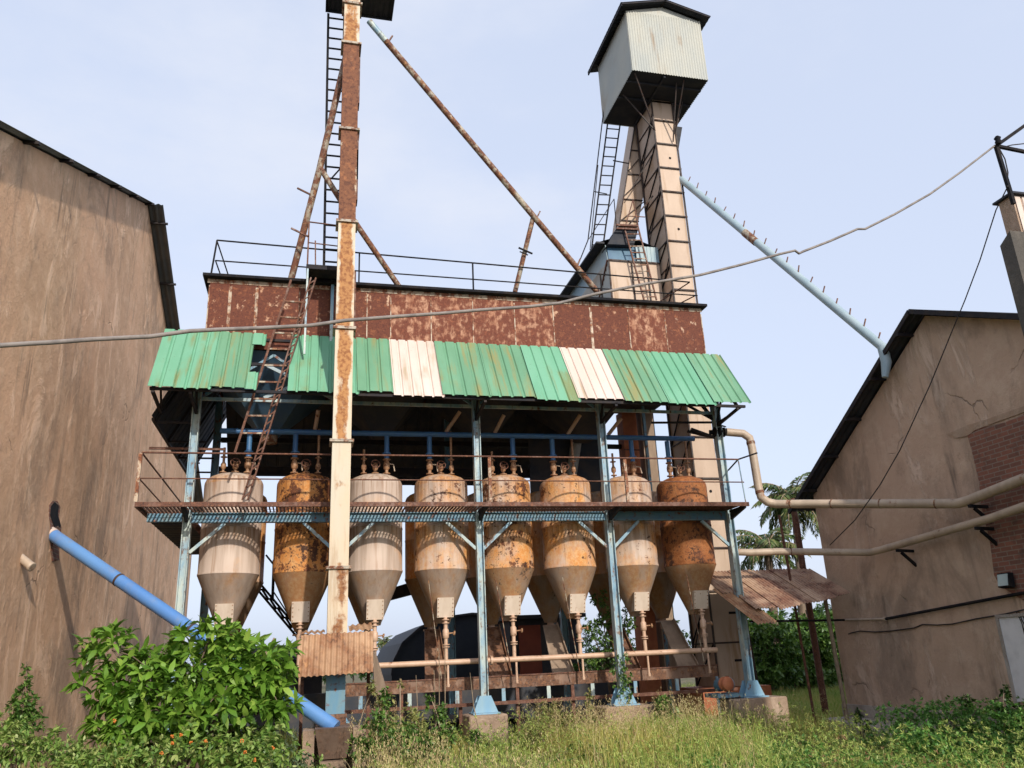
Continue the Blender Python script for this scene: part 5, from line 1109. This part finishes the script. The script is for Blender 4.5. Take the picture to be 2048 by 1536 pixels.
for lb, px, v, bl in (('dark dense tree filling the gap behind the lean-to', 1530, 12, [(1500, 1290, 1.2, 1.1), (1540, 1330, 1.3, .9), (1480, 1340, 1.2, .9), (1570, 1280, 1.2, 1.0)]), ('dark dense tree behind the two palms beside the right shed', 1630, 13, [(1610, 1290, 1.2, 1.1), (1650, 1330, 1.2, .9), (1690, 1300, 1.4, 1.1), (1600, 1340, 1.2, .9), (1650, 1250, 1.2, .9)])):
    p = PY(px, 1390, v); tree('broadleaf_tree', lb, 'tree', (p.x, v, 0), 1.0, .1, [B(x, y, v, a, c) for x, y, a, c in bl], 700, 6, .22, .12, 'leaf_dark', tg)
for k in range(22):     # dark hedge of distant trees along the horizon
    x = -14+k*3.3+rng.uniform(-.8, .8); y = 44+rng.uniform(-4, 6); h = rng.uniform(.9, 1.5)
    if x > 22: h *= 2.2
    tree('distant_tree', 'small distant tree on the horizon seen beneath the plant', 'tree', (x, y, 0), h*.6, .06, [((x, y, h), (1.5, 1, h*.7)), ((x+1.2, y, h*.8), (1.2, 1, h*.6)), ((x-1.2, y, h*.7), (1.2, 1, h*.6))], 110, 6, .34, .18, 'leaf_dark', 'distant trees on the horizon')

def palm(label, base_, top, n, fl, group='palm trees', dead=4):
    t = thing('coconut_palm', label, 'palm', base_, group); b0 = Vector(base_); top = Vector(top)
    stems('trunk', [([b0, b0.lerp(top, .35)+Vector((.15, 0, 0)), b0.lerp(top, .7)+Vector((.1, 0, 0)), top], .16, .11)], 'bark', t)
    P = []; D = []; L_ = []; W_ = []; sg = []
    for k in range(n):
        a = k*2.4+rng.uniform(-.3, .3); el = 1.2-1.7*(k/n)+rng.uniform(-.1, .1); f = fl*rng.uniform(.85, 1.1)
        pts = []; p = top.copy(); e = el
        for j in range(9):
            pts.append(p.copy()); d_ = Vector((math.cos(a)*math.cos(e), math.sin(a)*math.cos(e), math.sin(e))); p = p+d_*f/8; e -= .20
        sg.append((pts, .03, .006))
        for j in range(1, 9):
            tg_ = (pts[j]-pts[j-1]).normalized(); sd = tg_.cross(Vector((0, 0, 1))).normalized()
            for q in range(5):
                c = pts[j-1].lerp(pts[j], q/5)
                for s_ in (-1, 1):
                    P.append(c); D.append(sd*s_*.8+tg_*.55+Vector((0, 0, -.35))+Vector(rng.normal(0, .1, 3))); L_.append(fl*.30*math.sin(math.pi*min(1, (j+q/5)/9*.9+.12))); W_.append(.045)
    leaves('fronds', np.array([tuple(p) for p in P]), np.array([tuple(d) for d in D]), np.array(L_), np.array(W_), 'palm', t, .1, .25)
    stems('midribs', sg, 'twig', t)
    return t
p = PY(1603, 1392, 9); q = PY(1588, 1000, 9)
palm('coconut palm whose crown shows above the steam pipe beside the right shed', (p.x, 9, 0), (q.x, 9, q.z), 26, 1.7)
p = PY(1545, 1390, 8); q = PY(1535, 1095, 8)
palm('lower coconut palm with fronds spreading behind the thin rod above the lean-to', (p.x, 8, 0), (q.x, 8, q.z), 20, 1.5)
p = PY(770, 1320, 70); q = PY(768, 1285, 70); palm('tiny far-off palm on the horizon under the third tank', (p.x, 70, 0), (q.x, 70, q.z), 16, 1.3)

# bare stalks
for i, (x, y0, y1, v, dx) in enumerate(((878, 1290, 1500, -1.2, 6), (890, 1275, 1510, -1.2, -8), (868, 1340, 1500, -1.3, 3), (940, 1345, 1440, -1.0, -22), (832, 1350, 1480, -1.5, 0), (760, 1340, 1470, -2.2, 60))):
    a, b = PY(x, y0, v), PY(x-dx, y1+40, v); m_ = a.lerp(b, .5)+Vector((.03*(-1)**i, 0, 0))
    mb = MB(); mb.tube([b, m_, a], .009, 6, True, [.012, .009, .004])
    solo('bare_stalk', mb, 'twig', 'thin bare stalk standing in front of the conveyor left of the centre column' if i != 5 else 'leaning bare branch right of the corrugated hood', 'stalk', 'bare stalks')

# grass ----------------------------------------------------------------
def field(n, x0, x1, y0, y1):
    x = rng.uniform(x0, x1, n); y = rng.uniform(y0, y1, n)
    d = y+15; px = x/np.maximum(d, .1)
    k = (px > -.62) & (px < 1.22) & (x > -4.25) & ((x < 10.95) | (y > 1.1))
    k &= ~((x > -.3) & (x < 1.2) & (y > -2.6) & (y < -.9))
    for cxx, w_ in zip(COLX, (.3, .3, .36, .49, .57)): k &= ~((abs(x-cxx) < w_) & (abs(y) < .36))
    k &= ~((x > 9.3) & (y > -2.4) & (y < 1.0))
    return x[k], y[k]
def patch(x, y, s=1.0, ph=0): return np.sin(x*1.3*s+ph+np.sin(y*.9*s))*np.sin(y*1.1*s-ph+.7*np.sin(x*.8*s))
def blades(name, x, y, h, w, mat, kind):
    n = len(x); z = hgt(x, y); a = rng.uniform(0, 2*np.pi, n); lean = rng.uniform(.05, .55, n)*h; b = rng.uniform(0, 2*np.pi, n)
    sx, sy = np.cos(a)*w/2, np.sin(a)*w/2; lx, ly = np.cos(b)*lean, np.sin(b)*lean
    P = lambda f, k, s_: np.stack([x+lx*f*f+sx*s_*k, y+ly*f*f+sy*s_*k, z+h*(f-.12*f*f*lean/h)], 1)
    V = np.stack([P(0, 1, -1), P(0, 1, 1), P(.45, .9, -1), P(.45, .9, 1), P(.78, .6, -1), P(.78, .6, 1), P(1, 0, 1)], 1).reshape(-1, 3)
    b_ = np.arange(n)[:, None]*7
    o = np_mesh(name, V, [np.concatenate([b_+np.array([[0, 1, 3, 2]]), b_+np.array([[2, 3, 5, 4]])]), b_+np.array([[4, 5, 6]])], mat); o['kind'] = 'stuff'; return o
X1_, Y1_ = field(100000, -4.3, 11, -11.5, .6)
dens = np.clip(.62+.4*patch(X1_, Y1_, .8), .2, 1); keep = rng.uniform(size=len(X1_)) < dens; X1_, Y1_ = X1_[keep], Y1_[keep]
hh_ = .34+.13*patch(X1_, Y1_, 1.1, 1)+rng.uniform(-.16, .20, len(X1_)); hh_ *= np.where(Y1_ < -6, .85, 1)*np.where((abs(X1_-2.6-.0*Y1_) < 1.1) & (Y1_ > -5.5), .45, 1)*np.where((X1_ < 1.0), .75, 1); lush_ = X1_ > 6.6+(Y1_+3)*.45; hh_ *= np.where((X1_ > -.35) & (X1_ < 1.0) & (Y1_ > -6.5) & (Y1_ < -2.3), .35, 1); hh_ *= np.where(lush_ & (Y1_ < -2), .35, 1)
g1 = blades('grass', X1_, Y1_, np.maximum(hh_, .1), rng.uniform(.006, .012, len(X1_)), 'grass', 'stuff')
g1['label'] = 'tall yellow-green grass growing wild in front of the plant'
X2_, Y2_ = field(42000, -4.3, 16, .5, 14); g2 = blades('grass', X2_, Y2_, rng.uniform(.12, .36, len(X2_)), rng.uniform(.008, .014, len(X2_)), 'grass', 'stuff'); g2['label'] = 'short grass growing beneath and behind the plant'
X4_, Y4_ = field(60000, 8.2, 17, .4, 9); g4 = blades('grass', X4_, Y4_, rng.uniform(.10, .34, len(X4_)), rng.uniform(.010, .018, len(X4_)), 'grass', 'stuff'); g4['label'] = 'sunlit green grass between the lean-to and the trees'
# seed heads
X3_, Y3_ = field(4200, .6, 10, -10.5, .3); k = (patch(X3_, Y3_, .8) > -.35) & ~((X3_ > 6.2+(Y3_+3)*.45) & (Y3_ < -2)) & ~((abs(X3_-2.6) < 1.0) & (Y3_ > -5.5)); X3_, Y3_ = X3_[k], Y3_[k]; n = len(X3_)
h3 = rng.uniform(.42, .82, n)*np.where(Y3_ < -7, .85, 1); st_ = blades('seed_grass', X3_, Y3_, h3, np.full(n, .005), 'seed', 'stuff'); st_['label'] = 'thin straw-coloured grass stalks among the green grass'
m_ = 16; tt = rng.uniform(.0, 1, (n, m_)); ang = rng.uniform(0, 6.28, n)[:, None]
cx_ = X3_[:, None]+rng.normal(0, .035, (n, m_))*(1.1-tt); cy_ = Y3_[:, None]+rng.normal(0, .035, (n, m_))*(1.1-tt); cz_ = hgt(X3_, Y3_)[:, None]+h3[:, None]*(.74+.30*tt)
Pp = np.stack([cx_, cy_, cz_], -1).reshape(-1, 3); Dd = np.stack([rng.normal(0, .5, n*m_), rng.normal(0, .5, n*m_), np.full(n*m_, 1.0)], -1)
sd = leaves('seed_heads', Pp, Dd, rng.uniform(.022, .045, len(Pp)), .008, 'seed'); sd['kind'] = 'stuff'; sd['label'] = 'straw-coloured seed heads over the grass'
# broad-leaved undergrowth
def under(name, label, n, x0, x1, y0, y1, mat, L, W, hmax, thr=-.2, ph=0):
    x, y = field(n, x0, x1, y0, y1); k = patch(x, y, 1.0, ph) > thr; x, y = x[k], y[k]; n = len(x); T = []; D = []
    for i in range(n):
        h = rng.uniform(.4, 1)*hmax; z = gz(x[i], y[i])
        for j in range(4):
            T.append((x[i]+rng.normal(0, .09), y[i]+rng.normal(0, .09), z+h*rng.uniform(.25, 1))); D.append((rng.normal(0, .5), rng.normal(0, .5)-.2, .7))
    P, D_, L_, W_ = rosettes(np.array(T), np.array(D), 6, L, W); o = leaves(name, P, D_, L_, W_, mat); o['kind'] = 'stuff'; o['label'] = label
under('undergrowth', 'mixed leafy weeds growing at the bottom left', 650, -4.2, .4, -8, -2.2, 'leaf_weed', .07, .028, .42, -.5)
under('feathery_weeds', 'feathery yellow-green weeds mixed through the tall grass', 3200, .7, 10, -10.5, .3, 'feather', .05, .012, .66, -.6, 3)
under('feathery_weeds', 'fresh green fine-leaved weeds mixed through the tall grass', 1500, -.5, 10, -10.5, .3, 'leaf_weed', .05, .016, .46, -.1, 5)
under('russet_weeds', 'patches of reddish-brown dry weeds in the grass', 420, 1.5, 7, -9.5, -2, 'russet', .045, .010, .5, .25, 4)
under('undergrowth', 'scattered leafy weeds growing through the grass', 520, .5, 9, -9, -.5, 'leaf_tree', .06, .026, .36, .05, 2)
under('ground_cover', 'lush low green plants spreading at the bottom right', 900, 4.6, 11, -10.5, -2.5, 'lush', .055, .03, .30, -.9, 1)

# ------------------------------------------------------------------ light
AZ, EL = R(12), R(28)
ts = Vector((math.cos(EL)*math.sin(AZ), -math.cos(EL)*math.cos(AZ), math.sin(EL)))
sd_ = bpy.data.lights.new('sun', 'SUN'); sun = bpy.data.objects.new('sun', sd_); COL.objects.link(sun)
sd_.energy = 3.7; sd_.angle = R(1.2); sd_.color = (1.0, .915, .80); sun.rotation_euler = ts.to_track_quat('Z', 'Y').to_euler(); sun.location = ts*60
W = bpy.data.worlds.new('World'); S.world = W; W.use_nodes = True; nt = W.node_tree; nt.nodes.clear()
ow = nt.nodes.new('ShaderNodeOutputWorld'); bg = nt.nodes.new('ShaderNodeBackground'); sk = nt.nodes.new('ShaderNodeTexSky')
sk.sky_type = 'NISHITA'; sk.sun_disc = False; sk.sun_elevation = EL; sk.sun_rotation = math.pi-AZ; sk.dust_density = 3.0; sk.air_density = 1.0; sk.ozone_density = 1.5; sk.altitude = 0
hs_ = nt.nodes.new('ShaderNodeHueSaturation'); hs_.inputs['Saturation'].default_value = .62; hs_.inputs['Value'].default_value = 2.6
nt.links.new(sk.outputs[0], hs_.inputs['Color'])
tc_ = nt.nodes.new('ShaderNodeTexCoord'); mp = nt.nodes.new('ShaderNodeMapping'); mp.inputs['Scale'].default_value = (1.4, 1.4, 3.2)
nz = nt.nodes.new('ShaderNodeTexNoise'); nz.inputs['Scale'].default_value = 1.6; nz.inputs['Detail'].default_value = 7; nz.inputs['Roughness'].default_value = .55
mr = nt.nodes.new('ShaderNodeMapRange'); mr.interpolation_type = 'SMOOTHSTEP'; mr.inputs[1].default_value = .42; mr.inputs[2].default_value = .72; mr.inputs[3].default_value = .0; mr.inputs[4].default_value = .75
mx = nt.nodes.new('ShaderNodeMix'); mx.data_type = 'RGBA'; mx.inputs[0].default_value = .84; mx.inputs[7].default_value = (4.75, 5.35, 6.75, 1)
cl_ = nt.nodes.new('ShaderNodeMix'); cl_.data_type = 'RGBA'; cl_.inputs[7].default_value = (5.9, 6.2, 7.0, 1)
nt.links.new(tc_.outputs['Generated'], mp.inputs['Vector']); nt.links.new(mp.outputs[0], nz.inputs['Vector']); nt.links.new(nz.outputs[0], mr.inputs[0]); nt.links.new(mr.outputs[0], cl_.inputs[0])
nt.links.new(hs_.outputs[0], mx.inputs[6]); nt.links.new(mx.outputs[2], cl_.inputs[6]); nt.links.new(cl_.outputs[2], bg.inputs[0]); bg.inputs[1].default_value = .128; nt.links.new(bg.outputs[0], ow.inputs[0])
S.view_settings.view_transform = 'Standard'; S.view_settings.look = 'None'; S.view_settings.exposure = .12; S.view_settings.gamma = 1
S.render.engine = 'CYCLES'
